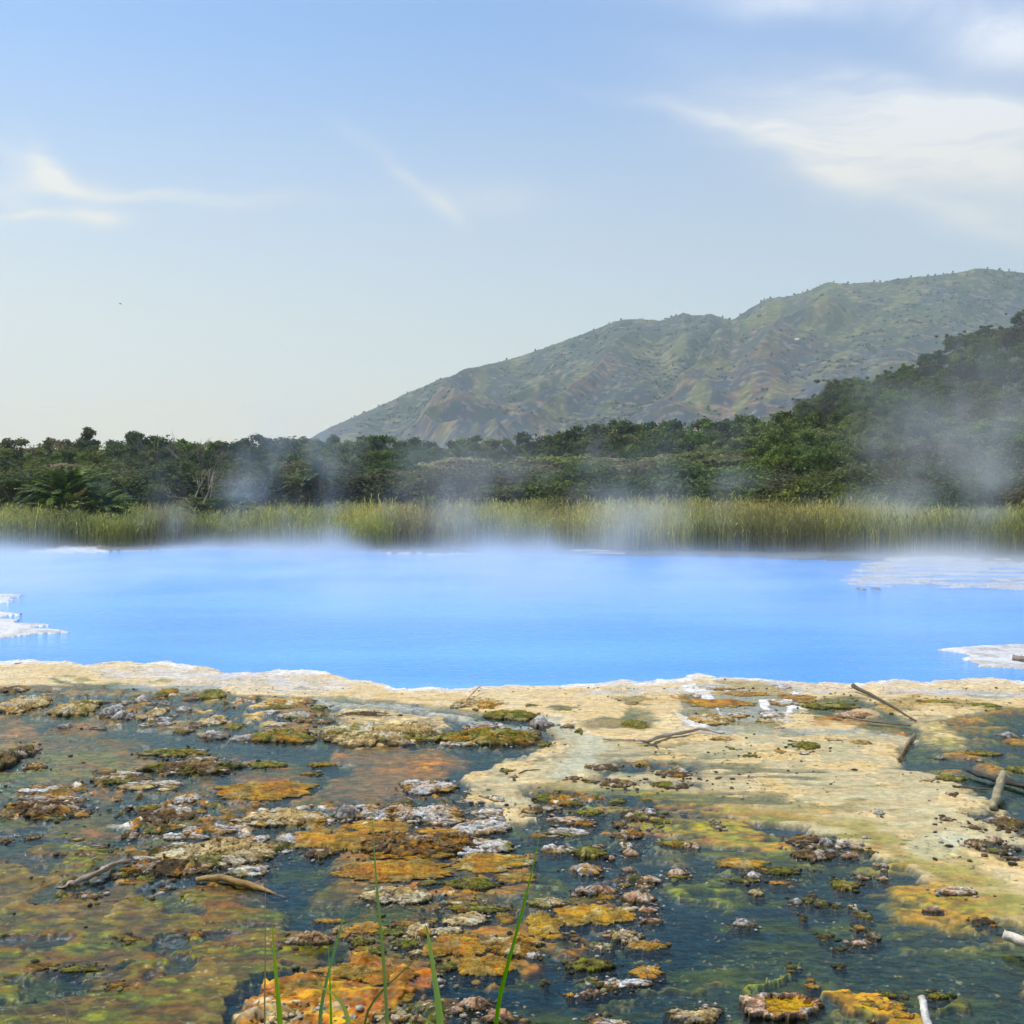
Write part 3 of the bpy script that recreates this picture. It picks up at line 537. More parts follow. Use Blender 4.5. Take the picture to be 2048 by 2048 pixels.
def crust(cx, py, w, h, kind, shape, seed, ring=False):
    front = py + h*.5; df_ = dist(front); rx = w*.5*df_/F
    frac = dict(slab=.30, mat=.18, rough=.36, boulder=.50)[shape]
    frac = frac*.62 if ring else frac*1.25 if (shape == 'boulder' and w > 80) else frac
    zt = min(max(h*frac*df_/F, .016), .42)
    ry = max(.5*h*(1-frac)*df_*df_/(F*H), .45*rx if shape == 'boulder' else .28*rx)
    n = int(np.clip(w*.62, 18, 120))
    x, y = disk(n); r = np.sqrt(x*x+y*y); th = np.arctan2(y, x)
    o = seed*7.31
    irr = dict(slab=.85, mat=.95, rough=1.0, boulder=.5)[shape]
    ol = 1 + irr*(fbm(np.cos(th)*1.1+o, np.sin(th)*1.1+o*1.3, 3, seed) - .5) + irr*.55*(fbm(np.cos(th)*3.2+o, np.sin(th)*3.2, 4, seed+3)-.5) + irr*.3*(ridged(np.cos(th)*6+o, np.sin(th)*6, 2, seed+5)-.6)
    wx = x*rx*ol; wy = y*ry*ol
    s = max(rx, ry)
    q1 = fbm(wx/s*1.6+o, wy/s*1.6-o, 4, seed+1); q2 = ridged(wx/s*3.2-o, wy/s*3.2+o, 4, seed+2); q3 = fbm(wx*22+o, wy*22, 3, seed+4); q4 = ridged(wx*9+o, wy*13, 3, seed+9)
    lay = fbm((wx*.9-wy*.25)*6+o, (wx*.30+wy)*46, 4, seed+21); q5 = ridged(wx*15+o, wy*24-o, 3, seed+22); pit = sstep(.70, .84, q5)
    if shape == 'boulder':                                    # a broken block: planes cut off its sides, then pitted
        gg = np.random.default_rng(seed); zz = np.full_like(x, 1.0)
        for k_ in range(11):
            a_ = k_*2.399+gg.uniform(-.5, .5); st_ = gg.uniform(.35, 2.6); zz = np.minimum(zz, gg.uniform(.62, 1.25)*(.55+st_*.75) - st_*(math.cos(a_)*(x+gg.normal(0, .06))+math.sin(a_)*y))
        zz = np.clip(zz, 0, 1.2)*np.clip((1-r**4), 0, 1)**.5*(.8+.5*(q1-.4)) + ((q2-.6)*.30+(q4-.6)*.22+(q3-.5)*.22)*(1-r**4)
    elif shape == 'rough': zz = np.clip(1-r**2.2, 0, 1)**.6*(.25+.55*q1+.65*(q2-.35)) + (q4-.6)*.45*(1-r**4) + (q3-.5)*.25*(1-r**4)
    elif shape == 'mat':
        zz = np.clip(1-r**5, 0, 1)*(.45+.55*(q1-.3)+.35*(q2-.6)); st = np.floor(zz*5+q3*.6)/5; zz = .45*zz+.55*st + (q3-.5)*.06*(1-r**4)
    else:
        zz = np.clip(1-r**4.5, 0, 1)*(.5+.9*(q1-.4)+.55*(q2-.6)); st = np.floor(zz*4+q3*.8)/4; zz = .55*zz+.45*st + ((q3-.5)*.22+(q4-.6)*.3)*(1-r**4)
    if ring:
        rim = np.exp(-((r-.86)/.09)**2); zz = rim*(.7+.55*(q1-.4)+.5*(q2-.6)) + .05 + (r < .78)*(q3-.5)*.04
        zz = np.where((x < -.45) & (r > .5), np.maximum(zz, .75+.9*(q2-.6)+.3*(q3-.5)), zz)
    zz = zz*zt
    if not ring: zz = zz*(1-.35*pit*(r < .97)) + (lay-.5)*(.65 if shape in ('slab', 'rough') else .25)*zt*(1-r**4)
    edge = sstep(.90, 1.0, r)
    zz = zz*(1-edge) - .08*edge; hr = 1 + .03*sstep(.93, 1, r)
    jx = (fbm3(wx*14, wy*14, zz*30+o, 3, seed+6)-.5)*.05*min(s, .5)/.5; jy = (fbm3(wx*14, wy*14, zz*30-o, 3, seed+7)-.5)*.05*min(s, .5)/.5
    vx, vy = wx*hr+jx*(1-edge), wy*hr+jy*(1-edge)
    p = [np.array(c, np.float32) for c in PAL[kind]]
    mk = lambda t: t[..., None]
    hz = zz/zt
    c = p[0]*(1-mk(sstep(.42, .58, q1+.3*(q3-.5)))) + p[1]*mk(sstep(.42, .58, q1+.3*(q3-.5)))
    cr = sstep(.50, .62, 1-q2+.25*(q3-.5)); c = c*(1-mk(cr*.85)) + p[2]*mk(cr*.85)             # cracks and pits
    pt = sstep(.55, .66, fbm(wx/s*2.3+o*2, wy/s*2.3, 4, seed+8)+.12*(q3-.5)); c = c*(1-mk(pt*.8)) + p[3]*mk(pt*.8)
    og = sstep(.56, .64, fbm(wx*5+o, wy*6-o, 4, seed+12)+.1*(.5-hz))*(.75 if kind in ('white', 'tan', 'brown', 'olive') else .25)
    c = c*(1-mk(og)) + np.array((.34, .17, .03) if seed % 3 else (.15, .145, .03), np.float32)*mk(og)
    if shape == 'mat':
        ogm = sstep(.50, .60, fbm(wx*7+o, wy*7, 4, seed+14)); c = c*(1-mk(ogm*.6)) + np.array((.17, .12, .03), np.float32)*mk(ogm*.6)
        c = c*mk(.7+.6*q2)
    wt = sstep(.6, .8, hz+.5*(q3-.5))*(kind in ('white', 'grey')); c = c*(1-mk(wt*.5)) + np.array((.66, .61, .57), np.float32)*mk(wt*.5)
    if shape != 'mat':
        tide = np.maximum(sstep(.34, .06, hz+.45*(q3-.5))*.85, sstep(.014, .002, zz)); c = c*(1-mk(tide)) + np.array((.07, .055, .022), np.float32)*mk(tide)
    else:
        lip = sstep(.80, .9, r+.1*(q3-.5))*sstep(1.0, .93, r); c = c*(1-mk(lip*.5)) + p[3]*mk(lip*.5); tide = sstep(.010, .0, zz); c = c*(1-mk(tide)) + np.array((.06, .045, .018), np.float32)*mk(tide)
    if ring:
        inn = sstep(.80, .74, r+.06*(q3-.5))*(hz < .45); c = c*(1-mk(inn)) + (np.array((.36, .20, .03))*(1-mk(q1)) + np.array((.50, .33, .07))*mk(q1))*mk(inn)
    kc = .35 if shape == 'mat' else .8; c = c*(1-mk(pit*kc)) + np.array((.045, .032, .018), np.float32)*mk(pit*kc)
    c = c*mk(np.clip(.55+.9*sstep(.30, .62, lay), .5, 1.4) if shape != 'mat' else .8+.4*lay)
    lum = c.mean(-1, keepdims=True); c = lum + (c-lum)*1.4
    v = np.stack([vx, vy, zz], -1).reshape(-1, 3)
    loc = (((cx-CX)/F*df_)*(df_+ry)/df_, df_ + ry*.92, 0.0)
    return v, grid_faces(n, n), np.clip(c.reshape(-1, 3), .01, .8), loc, rx, ry
W, O, G_, B_, T, P, L, Y = 'white', 'orange', 'gold', 'brown', 'tan', 'pink', 'olive', 'grey'
T4 = [  # photo column, row, width, height, kind, label, landmark phrase
 (54, 1402, 112, 44, T, 'broad flat cream crust plate with dark rim at the pool shelf end', 'the broad dark-rimmed cream plate'),
 (29, 1376, 64, 20, B_, None), (152, 1412, 78, 46, T, 'cream and white rubbly crust mound beside the stone pile', None), (232, 1412, 46, 46, Y, 'tall grey ribbed rock at the left edge of the stone pile', None),
 (286, 1396, 32, 22, Y, 'whitish grey rock topping the pile of stones by the channel', 'the top stone of the grey pile'),
 (243, 1426, 32, 28, Y, None), (272, 1415, 18, 16, Y, None), (312, 1422, 44, 30, T, None), (326, 1437, 42, 22, Y, None), (293, 1448, 32, 11, W, None), (330, 1446, 36, 12, Y, None), (283, 1433, 30, 16, T, None),
 (370, 1415, 32, 19, Y, None), (259, 1430, 18, 20, Y, None), (333, 1404, 26, 14, Y, None), (304, 1404, 28, 16, Y, None), (252, 1403, 22, 14, Y, None), (347, 1428, 22, 12, Y, None), (216, 1428, 20, 14, B_, None),
 (333, 1382, 44, 26, L, None), (427, 1384, 52, 30, L, 'dark mossy crust lump standing on the cream shelf by the lake', 'the dark mossy lump on the shelf'), (385, 1395, 40, 12, B_, None),
 (427, 1437, 64, 26, T, None), (370, 1458, 36, 20, B_, None), (427, 1466, 80, 26, Y, 'grey layered rock on the channel bank below the mossy lump', 'the layered bank rock'), (489, 1473, 66, 20, Y, None), (395, 1448, 40, 14, B_, None),
 (580, 1400, 90, 20, T, None), (543, 1422, 32, 15, W, None), (594, 1428, 62, 20, W, 'white crusted slab amid dark moss on the left shelf', 'the white slab amid moss'), (558, 1448, 48, 14, W, None), (609, 1440, 46, 13, B_, None), (560, 1412, 50, 14, L, None), (640, 1412, 36, 12, L, None),
 (565, 1466, 125, 40, L, 'wide olive and orange mossy mound left of the sandy mound', 'the wide olive mound'), (655, 1466, 44, 20, B_, None), (648, 1440, 36, 14, B_, None), (470, 1450, 40, 16, L, None),
 (765, 1456, 215, 60, T, 'largest sandy crust mound with dark ragged rim near the pool shelf', 'the largest sandy mound'),
 (130, 1449, 46, 18, Y, 'grey rock lying in the orange flat at left', 'the grey rock in the orange flat'), (195, 1455, 40, 10, B_, None),
 (22, 1505, 74, 62, B_, 'dark crumbling crust heap cut by the left picture edge', 'the crumbling heap at the left edge'), (72, 1532, 46, 18, B_, None), (60, 1500, 36, 20, B_, None),
 (348, 1502, 134, 24, L, 'long olive islet with two white tops in the blue channel', 'the two-topped olive islet'), (326, 1500, 46, 12, W, None), (398, 1500, 36, 9, W, None),
 (400, 1528, 180, 42, B_, 'broad brown and olive crust islet streaked white in the channel', 'the broad streaked islet'), (405, 1516, 70, 12, W, None), (445, 1530, 44, 14, W, None), (350, 1542, 70, 12, W, None), (362, 1524, 50, 10, W, None),
 (101, 1575, 125, 24, W, 'long tilted white-topped crust ledge with black underside at left', 'the long tilted white ledge'), (235, 1556, 120, 28, B_, 'long grey-brown crust ridge continuing the white ledge', 'the grey-brown ridge'), (255, 1545, 60, 12, W, None), (308, 1564, 120, 13, W, None), (275, 1571, 66, 18, T, None), (337, 1574, 44, 18, T, None), (210, 1542, 40, 10, L, None),
 (522, 1574, 192, 52, O, 'big lone orange dome islet with green rim in the channel', 'the lone orange dome'),
 (83, 1612, 178, 48, B_, 'wide brown crumbling crust ridge below the white ledge at left', 'the wide crumbling ridge'), (100, 1596, 120, 12, W, None), (20, 1625, 50, 20, B_, None), (160, 1625, 60, 18, B_, None), (110, 1632, 70, 14, L, None), (150, 1600, 40, 14, B_, None),
 (373, 1596, 56, 24, W, 'white crust knob by the upper end of the left crust field', None), (326, 1625, 110, 46, B_, 'brown crust mass behind the big cream and olive mound', None), (362, 1618, 56, 32, W, None), (283, 1647, 34, 15, W, None), (308, 1658, 46, 22, L, None), (261, 1665, 34, 30, B_, 'pointed dark crust horn left of the cream and olive mound', 'the pointed dark horn'),
 (300, 1612, 50, 18, L, None), (353, 1651, 38, 18, T, None), (348, 1669, 50, 23, W, None), (380, 1658, 26, 24, W, None), (453, 1654, 84, 24, W, 'smooth oval white plate on top of the cream and olive mound', 'the smooth oval white plate'), (357, 1687, 46, 17, W, None), (399, 1670, 54, 20, Y, None), (345, 1640, 50, 14, W, None),
 (428, 1698, 205, 70, T, 'big cream and olive crust mound in the middle of the left field', 'the cream and olive mound'), (525, 1675, 34, 22, W, None), (525, 1694, 34, 24, W, None), (488, 1670, 30, 16, W, None), (500, 1706, 60, 20, O, None), (420, 1716, 120, 30, B_, None),
 (500, 1737, 84, 32, W, 'streaky white slab at the front end of the cream and olive mound', 'the streaky white slab'), (326, 1730, 190, 46, B_, 'long brown-orange crust ridge leading to the bleached branch', 'the long brown-orange ridge'), (300, 1712, 60, 18, W, None), (255, 1745, 60, 18, B_, None), (385, 1738, 60, 22, B_, None), (270, 1762, 60, 14, O, None), (180, 1790, 44, 14, B_, None),
 (290, 1755, 40, 14, L, None), (330, 1775, 36, 14, B_, None), (390, 1782, 44, 18, L, None), (275, 1797, 40, 14, L, None), (210, 1700, 60, 14, L, None), (180, 1710, 50, 14, B_, None), (190, 1692, 46, 12, T, None), (130, 1706, 30, 12, L, None), (10, 1678, 44, 14, B_, None), (65, 1672, 36, 14, B_, None), (155, 1677, 30, 10, T, None),
 (572, 1701, 22, 15, W, 'small round white knob in the gap beside the orange patch', None), (583, 1672, 52, 26, W, None),
 (572, 1630, 175, 46, T, 'cream and white crust arc behind the round orange patch', 'the cream crust arc'), (630, 1672, 98, 46, O, 'round bright orange mat with grey-brown edge near the channel', 'the round orange mat'), (638, 1701, 64, 30, B_, None), (550, 1622, 60, 16, W, None), (612, 1636, 50, 14, W, None), (655, 1640, 40, 14, W, None), (520, 1630, 44, 16, W, None),
 (431, 1607, 48, 12, L, None), (404, 1621, 26, 10, G_, None), (453, 1621, 32, 11, G_, None), (536, 1527, 70, 18, L, None), (620, 1545, 40, 10, L, None), (641, 1527, 54, 13, L, None),
 (612, 1869, 110, 48, P, 'big pinkish boulder behind the yellow-tipped grass blade', 'the big pinkish boulder'), (391, 1866, 38, 16, L, None), (254, 1874, 64, 20, L, None), (163, 1935, 74, 19, L, None), (80, 1931, 56, 18, L, None), (681, 1856, 44, 26, T, None), (655, 1840, 60, 12, G_, None), (240, 1968, 60, 14, L, None),
 (857, 1567, 112, 38, W, 'lone white crust mound on the channel bend', 'the lone white mound'), (932, 1584, 18, 10, W, None), (966, 1591, 28, 11, W, None), (995, 1596, 36, 17, W, None), (930, 1602, 40, 10, W, None), (962, 1603, 20, 8, W, None), (977, 1620, 68, 26, W, 'white crust block at the mouth of the milky stream', 'the white block by the stream mouth'), (995, 1636, 38, 18, W, None),
 (825, 1622, 180, 52, W, 'largest white crust crest of the central crust mass', 'the largest white crest'), (698, 1618, 68, 42, Y, None), (763, 1648, 128, 38, O, 'orange mat at the left flank of the central crust mass', None), (843, 1678, 270, 66, B_, 'broad brown and orange middle of the central crust mass', 'the central crust mass'), (959, 1648, 100, 42, W, 'white crust tongue pointing right from the central crust mass', 'the white tongue'), (955, 1688, 130, 38, W, 'long white slab with dark undercut front edge', 'the undercut white slab'), (890, 1640, 80, 22, W, None), (880, 1660, 90, 22, O, None), (800, 1668, 80, 20, B_, None), (735, 1612, 50, 20, W, None), (905, 1668, 50, 18, B_, None),
 (698, 1676, 92, 58, O, 'orange-brown disc with thin grey rim left of the central mass', 'the grey-rimmed disc'), (825, 1706, 180, 28, O, None), (800, 1735, 220, 56, O, 'largest flat orange mat in front of the central crust mass', 'the largest orange mat'), (800, 1784, 128, 46, T, 'ridged cream crust with one white corner below the orange mat', 'the white-cornered crust'), (770, 1776, 44, 18, W, None), (860, 1762, 46, 16, L, None),
 (981, 1720, 168, 40, G_, 'golden orange crust shelf with white bits beside the dark water', 'the golden shelf'), (1028, 1752, 76, 26, G_, None), (944, 1764, 96, 34, L, None), (1040, 1722, 60, 20, T, None), (950, 1712, 36, 14, W, None),
 (1100, 1593, 66, 22, L, None), (1089, 1614, 66, 20, B_, None), (1126, 1638, 90, 16, P, None), (1140, 1605, 60, 20, L, None), (1180, 1622, 60, 16, L, None), (1170, 1645, 50, 14, B_, None), (1060, 1620, 40, 16, T, None),
 (1129, 1661, 82, 20, W, 'flat white crust slab right of the milky stream mouth', 'the flat white stream slab'), (1108, 1672, 26, 9, W, None), (1111, 1694, 60, 24, W, None), (1176, 1699, 86, 34, L, 'olive-brown knobbly crust islet right of the white stream slab', 'the knobbly olive islet'), (1196, 1690, 30, 14, P, None), (1205, 1706, 30, 12, P, None), (1075, 1670, 36, 12, O, None),
 (1260, 1664, 54, 32, B_, None), (1252, 1687, 28, 18, W, None), (1263, 1703, 38, 20, P, None), (1223, 1714, 18, 13, P, None), (1303, 1618, 36, 26, Y, 'grey rock at the back of the right rubble chain', 'the grey chain rock'), (1267, 1625, 56, 30, B_, None), (1230, 1600, 40, 16, L, None), (1240, 1645, 34, 16, B_, None), (1320, 1640, 50, 14, L, None), (1350, 1684, 60, 18, L, None),
 (1205, 1531, 62, 15, B_, None), (1238, 1564, 74, 22, B_, 'dark knobbly crust in the cream swirl of the stream', 'the dark crust in the swirl'), (1147, 1554, 26, 13, B_, None), (1354, 1545, 60, 22, B_, None), (1343, 1567, 66, 22, B_, None), (1028, 1553, 18, 10, B_, None), (1013, 1540, 28, 9, L, None), (1285, 1528, 30, 9, L, None), (1180, 1562, 30, 9, L, None),
 (963, 1404, 98, 32, T, 'cream stone heap crowned by a small stick near the pool edge', 'the cream stone heap'), (1000, 1402, 30, 12, T, None), (1017, 1426, 116, 28, L, 'long green mossy bank with dark undercut near the pool edge', 'the green mossy bank'), (1079, 1440, 60, 30, Y, 'white-topped dark rock at the right end of the mossy bank', 'the white-topped dark rock'), (1138, 1451, 30, 11, B_, None), (1158, 1460, 20, 15, L, None), (1133, 1419, 40, 12, L, None), (1065, 1410, 40, 14, L, None), (1260, 1408, 34, 10, L, None),
 (970, 1466, 215, 46, L, 'long mossy olive and rust mound edged with pale rocks', 'the long mossy mound'), (1039, 1470, 40, 24, Y, None), (1070, 1462, 26, 20, B_, None), (1089, 1484, 34, 15, L, None), (990, 1482, 50, 16, W, None), (920, 1484, 70, 14, W, None), (880, 1468, 34, 26, B_, None), (1020, 1484, 36, 14, W, None), (975, 1450, 50, 12, W, None), (1055, 1482, 36, 14, B_, None), (800, 1484, 60, 14, Y, None), (940, 1452, 40, 12, W, None),
 (734, 1426, 110, 20, B_, 'row of dark ragged crust at the back of the sandy mound', None), (1270, 1444, 60, 26, L, None),
 (1173, 1735, 66, 34, W, 'rugged white and grey rock right of the golden shelf', 'the rugged white rock'), (1256, 1736, 34, 17, P, None), (1350, 1740, 56, 24, P, 'pinkish rock trailing a green weed streak', 'the pinkish rock with the weed streak'), (1296, 1756, 58, 24, P, None), (1252, 1754, 32, 9, P, None), (1249, 1769, 34, 12, T, None), (1194, 1775, 94, 30, P, 'wide whitish-pink rock slab between the rugged white rock and orange mound', 'the whitish-pink slab'), (1213, 1791, 40, 20, G_, None), (1278, 1787, 80, 36, P, None), (1147, 1787, 16, 15, P, None), (1286, 1770, 40, 14, P, None),
 (1097, 1801, 80, 28, T, None), (1187, 1824, 124, 56, G_, 'three-lobed golden orange mound in the dark water', 'the three-lobed mound'), (1202, 1803, 24, 11, T, None), (1249, 1816, 42, 18, T, None), (1296, 1817, 44, 18, P, None), (1303, 1837, 52, 18, P, None),
 (1086, 1842, 76, 70, G_, 'bright yellow-orange crust column leaning left in the water', 'the bright yellow-orange crust'), (1024, 1882, 100, 52, T, 'cream-orange leaf-shaped crust below the bright yellow crust', 'the leaf-shaped crust'), (1064, 1908, 38, 20, W, None), (1131, 1866, 18, 11, B_, None), (1110, 1872, 44, 18, G_, None), (1150, 1870, 20, 10, L, None),
 (886, 1805, 22, 15, Y, None), (955, 1812, 126, 28, L, None), (934, 1834, 86, 32, T, None), (1013, 1832, 48, 28, O, None), (925, 1802, 60, 16, T, None), (890, 1859, 64, 26, T, None), (912, 1885, 118, 64, O, 'rounded two-humped orange mat at the foot of the dark-tipped blade', 'the two-humped orange mat'), (966, 1925, 104, 56, O, 'flat orange disc with raised front lip in dark water', 'the flat orange disc'), (890, 1928, 44, 32, L, None),
 (720, 1881, 42, 28, L, None), (814, 1881, 48, 26, L, None), (839, 1856, 54, 38, T, None), (810, 1845, 44, 16, O, None), (734, 1852, 76, 30, O, None), (738, 1899, 60, 28, L, None), (687, 1863, 30, 28, O, None), (861, 1841, 32, 16, T, None), (832, 1903, 34, 14, T, None), (780, 1862, 60, 22, L, None), (690, 1928, 40, 14, L, None),
 (948, 1998, 82, 44, P, 'large pinkish angular rock near the bottom between two grass blades', 'the large angular pink rock'), (908, 2016, 48, 24, P, None), (854, 2008, 46, 18, P, None), (785, 2027, 86, 36, T, 'low cream rubbly crust behind the long thin blade', 'the low cream rubble'), (836, 2034, 48, 24, P, None), (999, 2027, 84, 36, P, 'flat pinkish-grey rock behind the thin right-hand blade', 'the flat pinkish-grey rock'), (1046, 2038, 28, 16, P, None), (934, 2038, 16, 9, T, None), (815, 2052, 60, 18, T, None), (770, 2048, 50, 20, T, None),
 (789, 1990, 64, 26, G_, None), (752, 1940, 210, 56, O, 'wide rust-orange shelf left of the dark-tipped grass blade', 'the wide rust shelf'), (600, 1975, 120, 40, O, None), (560, 2020, 90, 30, T, None), (650, 2010, 100, 26, T, None), (880, 1958, 34, 18, Y, None),
 (1202, 1888, 54, 22, W, None), (1213, 1870, 26, 12, P, None), (1256, 1867, 58, 36, T, None), (1247, 1858, 34, 18, W, None), (1296, 1888, 74, 26, G_, 'flattish orange-tan crust with pale knob in the dark water', 'the pale-knobbed crust'), (1310, 1882, 36, 16, P, None), (1184, 1925, 102, 36, L, 'mossy islet carrying pinkish-white rock chips', 'the chip-covered mossy islet'), (1180, 1918, 36, 20, P, None), (1200, 1922, 20, 12, W, None), (1292, 1940, 64, 34, O, None), (1300, 1936, 36, 18, W, None), (1242, 1962, 108, 28, W, 'long white and black crust ridge in the dark water', 'the white and black ridge'), (1180, 1981, 46, 26, P, None), (1140, 1989, 20, 10, O, None), (1220, 1972, 34, 18, L, None), (1090, 1960, 16, 12, L, None), (1216, 2043, 92, 30, W, 'white and pink rock cut by the bottom picture edge', 'the rock at the bottom edge'),
 (1373, 1688, 20, 18, P, None), (1391, 1689, 22, 19, P, None), (1609, 1676, 60, 20, B_, None), (1652, 1680, 32, 26, Y, None), (1631, 1704, 84, 34, B_, 'dark rough crust heap at the upper end of the dark water', 'the dark rough heap'), (1678, 1689, 30, 18, P, None), (1710, 1691, 34, 18, P, None), (1696, 1707, 38, 20, P, None), (1620, 1690, 40, 16, B_, None), (1740, 1702, 22, 10, L, None),
 (1478, 1725, 86, 26, G_, 'grainy golden crust left of the dark rough heap', 'the grainy golden crust'), (1565, 1738, 100, 24, L, None), (1507, 1747, 52, 22, Y, 'grey and white rock on a strip of moss', 'the grey rock on the moss strip'), (1489, 1759, 66, 14, L, None), (1562, 1764, 44, 12, O, None), (1685, 1765, 58, 26, L, 'round yellow-brown mossy tuft rock amid dark water', 'the mossy tuft rock'), (1725, 1752, 32, 18, B_, None), (1754, 1727, 20, 12, T, None), (1768, 1729, 20, 14, W, None), (1768, 1738, 18, 9, P, None), (1768, 1754, 26, 18, P, None), (1360, 1752, 40, 12, L, None),
 (1513, 1783, 32, 20, T, None), (1591, 1799, 34, 20, Y, None), (1614, 1799, 22, 18, L, None), (1645, 1803, 26, 17, L, None), (1670, 1812, 18, 10, L, None), (1627, 1790, 18, 11, L, None), (1718, 1823, 26, 15, B_, None), (1732, 1830, 30, 14, L, None), (1607, 1832, 20, 11, B_, None), (1701, 1813, 16, 7, T, None),
 (1489, 1843, 58, 26, Y, 'lone white-topped grey rock in open dark water', 'the lone white-topped rock'),
 (1723, 1854, 30, 15, B_, None), (1747, 1868, 26, 24, B_, None), (1723, 1881, 52, 22, P, None), (1651, 1870, 26, 17, L, None), (1678, 1898, 28, 9, L, None),
 (1627, 1971, 36, 15, O, None), (1622, 1959, 20, 10, O, None), (1583, 1932, 22, 11, L, None), (1395, 2024, 98, 46, T, 'tan and white rock ringed by green weed left of the ring crust', 'the weed-ringed rock'), (1418, 2010, 36, 18, W, None), (1783, 2008, 60, 26, G_, None), (1775, 1988, 40, 16, L, None), (1810, 2030, 50, 16, O, None), (1735, 2005, 44, 14, G_, None), (1745, 2038, 18, 16, P, None), (1680, 1930, 24, 10, L, None), (1877, 1989, 50, 20, L, None),
 (1866, 1816, 44, 20, P, None), (1913, 1779, 88, 24, P, 'flat pinkish crust lying on the yellow mat at right', 'the flat pinkish crust'), (1964, 1841, 40, 16, B_, None), (1985, 1850, 18, 10, B_, None), (1949, 1682, 44, 28, B_, None), (1986, 1676, 42, 20, P, 'reddish flat rock right of the milky patch', 'the reddish flat rock'), (1948, 1653, 24, 14, B_, None), (2015, 1653, 42, 18, B_, None), (1997, 1700, 46, 12, B_, None), (2026, 1714, 26, 12, P, None), (2018, 1692, 32, 12, B_, None), (1970, 1697, 20, 9, B_, None),
 (1757, 1622, 28, 18, Y, 'lone lilac-grey rock on the cream fan', 'the lone lilac rock'), (1431, 1643, 22, 18, Y, None), (1436, 1652, 24, 10, B_, None), (1891, 1636, 34, 13, B_, None), (1855, 1558, 28, 10, P, None), (1902, 1587, 24, 10, B_, None), (1881, 1513, 32, 13, Y, None), (2018, 1466, 52, 20, Y, 'purplish rock in the mats beyond the black log', 'the purplish rock'), (2036, 1483, 60, 18, O, None), (1964, 1504, 66, 15, L, None), (2000, 1549, 20, 13, Y, None), (1902, 1553, 56, 18, L, None), (2036, 1535, 46, 20, L, None), (1982, 1636, 40, 24, Y, None), (2011, 1638, 56, 34, B_, 'dark warty crust at the foot of the hollow log', 'the dark warty crust'), (1960, 1520, 16, 8, P, None), (1938, 1518, 14, 8, P, None), (1930, 1625, 16, 9, T, None),
 (1439, 1404, 128, 24, O, 'orange terrace with thick white rim in the reef patch', 'the white-rimmed orange terrace'), (1420, 1434, 82, 30, T, None), (1489, 1386, 86, 14, O, None), (1594, 1393, 86, 20, O, None), (1475, 1428, 44, 15, W, None), (1544, 1426, 46, 26, W, 'brightest white knobbly crust of the reef patch', 'the brightest white knob'), (1565, 1404, 54, 16, W, None), (1565, 1372, 36, 15, W, None), (1359, 1393, 40, 20, O, None), (1391, 1390, 30, 11, W, None), (1565, 1453, 30, 9, W, None), (1530, 1440, 40, 12, T, None), (1450, 1378, 60, 8, B_, None),
 (1616, 1488, 64, 24, L, 'tan and brown tufted crust on the upper cream fan', 'the tufted crust on the fan'), (1721, 1484, 46, 13, G_, None), (1609, 1507, 28, 7, W, None), (1440, 1476, 50, 14, T, None), (1500, 1510, 40, 10, L, None), (1666, 1478, 36, 10, T, None), (1560, 1502, 30, 10, G_, None), (1660, 1408, 120, 22, L, 'dark green weed heap in the shelf pool under the long stick', 'the dark weed heap'), (1712, 1426, 76, 18, P, None), (1870, 1402, 80, 14, L, None), (1970, 1408, 60, 12, L, None), (2030, 1400, 50, 10, G_, None), (1650, 1435, 90, 14, O, None),
]
RING_ROW = (1566, 2006, 178, 72)
LMK = [(r[0], r[1], r[6]) for r in T4 if len(r) > 6 and r[6]] + [(1566, 2006, 'the ring-shaped crust'), (480, 1775, 'the yellow sunken log'), (1985, 1595, 'the hollow log'), (1330, 1478, 'the twisted driftwood')]
def sizeword(w): return 'tiny' if w < 22 else 'small' if w < 36 else 'middling' if w < 64 else 'broad'
pend = {}
rockinfo = []
for i, r in enumerate(T4):
    px, py, w_, h_, kd, lab = r[:6]
    if w_ > 50 and kd in ('orange', 'gold', 'tan', 'white'): w_ *= 1.12; h_ *= 1.06
    v, f, c, loc, rx, ry = crust(px, py, w_, h_, kd, SHAPE[kd], 100+i)
    o = obj(NAME[kd], mesh(NAME[kd], v, f, M_ROCK, c, True), loc=loc)
    o['category'] = CATG[kd]; o['group'] = {'mineral crust': 'pale crusts on the flats', 'algae mat': 'orange algae mats in the water', 'mossy crust': 'mossy crusts in the water', 'dark crust': 'dark crusts on the flats', 'rock': 'rocks on the flats'}[CATG[kd]]
    rockinfo.append((px, py, w_, h_, kd, loc, rx, ry))
    if lab: o['label'] = lab; continue
    best = min(LMK, key=lambda L_: math.hypot(L_[0]-px, (L_[1]-py)*2.2) + (0 if abs(L_[0]-px)+abs(L_[1]-py) > 3 else 1e9))
    dx, dy = px-best[0], (py-best[1])*2.2
    rel = ('right of' if dx > 0 else 'left of') if abs(dx) > abs(dy) else ('in front of' if dy > 0 else 'behind')
    pend.setdefault((sizeword(w_), kd, rel, best[2]), []).append((math.hypot(dx, dy), o))
ORD = ['nearest', 'second nearest', 'third nearest', 'fourth nearest', 'fifth nearest', 'sixth nearest', 'seventh nearest', 'eighth nearest']
for (sz, kd, rel, lm), lst in pend.items():
    lst.sort(key=lambda t: t[0])
    for k_, (_, o) in enumerate(lst):
        o['label'] = f'{sz} {NOUN[kd]} just {rel} {lm}' if len(lst) == 1 else f'{sz} {NOUN[kd]} {rel} {lm}, {ORD[k_]}'
v, f, c, loc, rx, ry = crust(*RING_ROW, 'pink', 'slab', 61, ring=True)
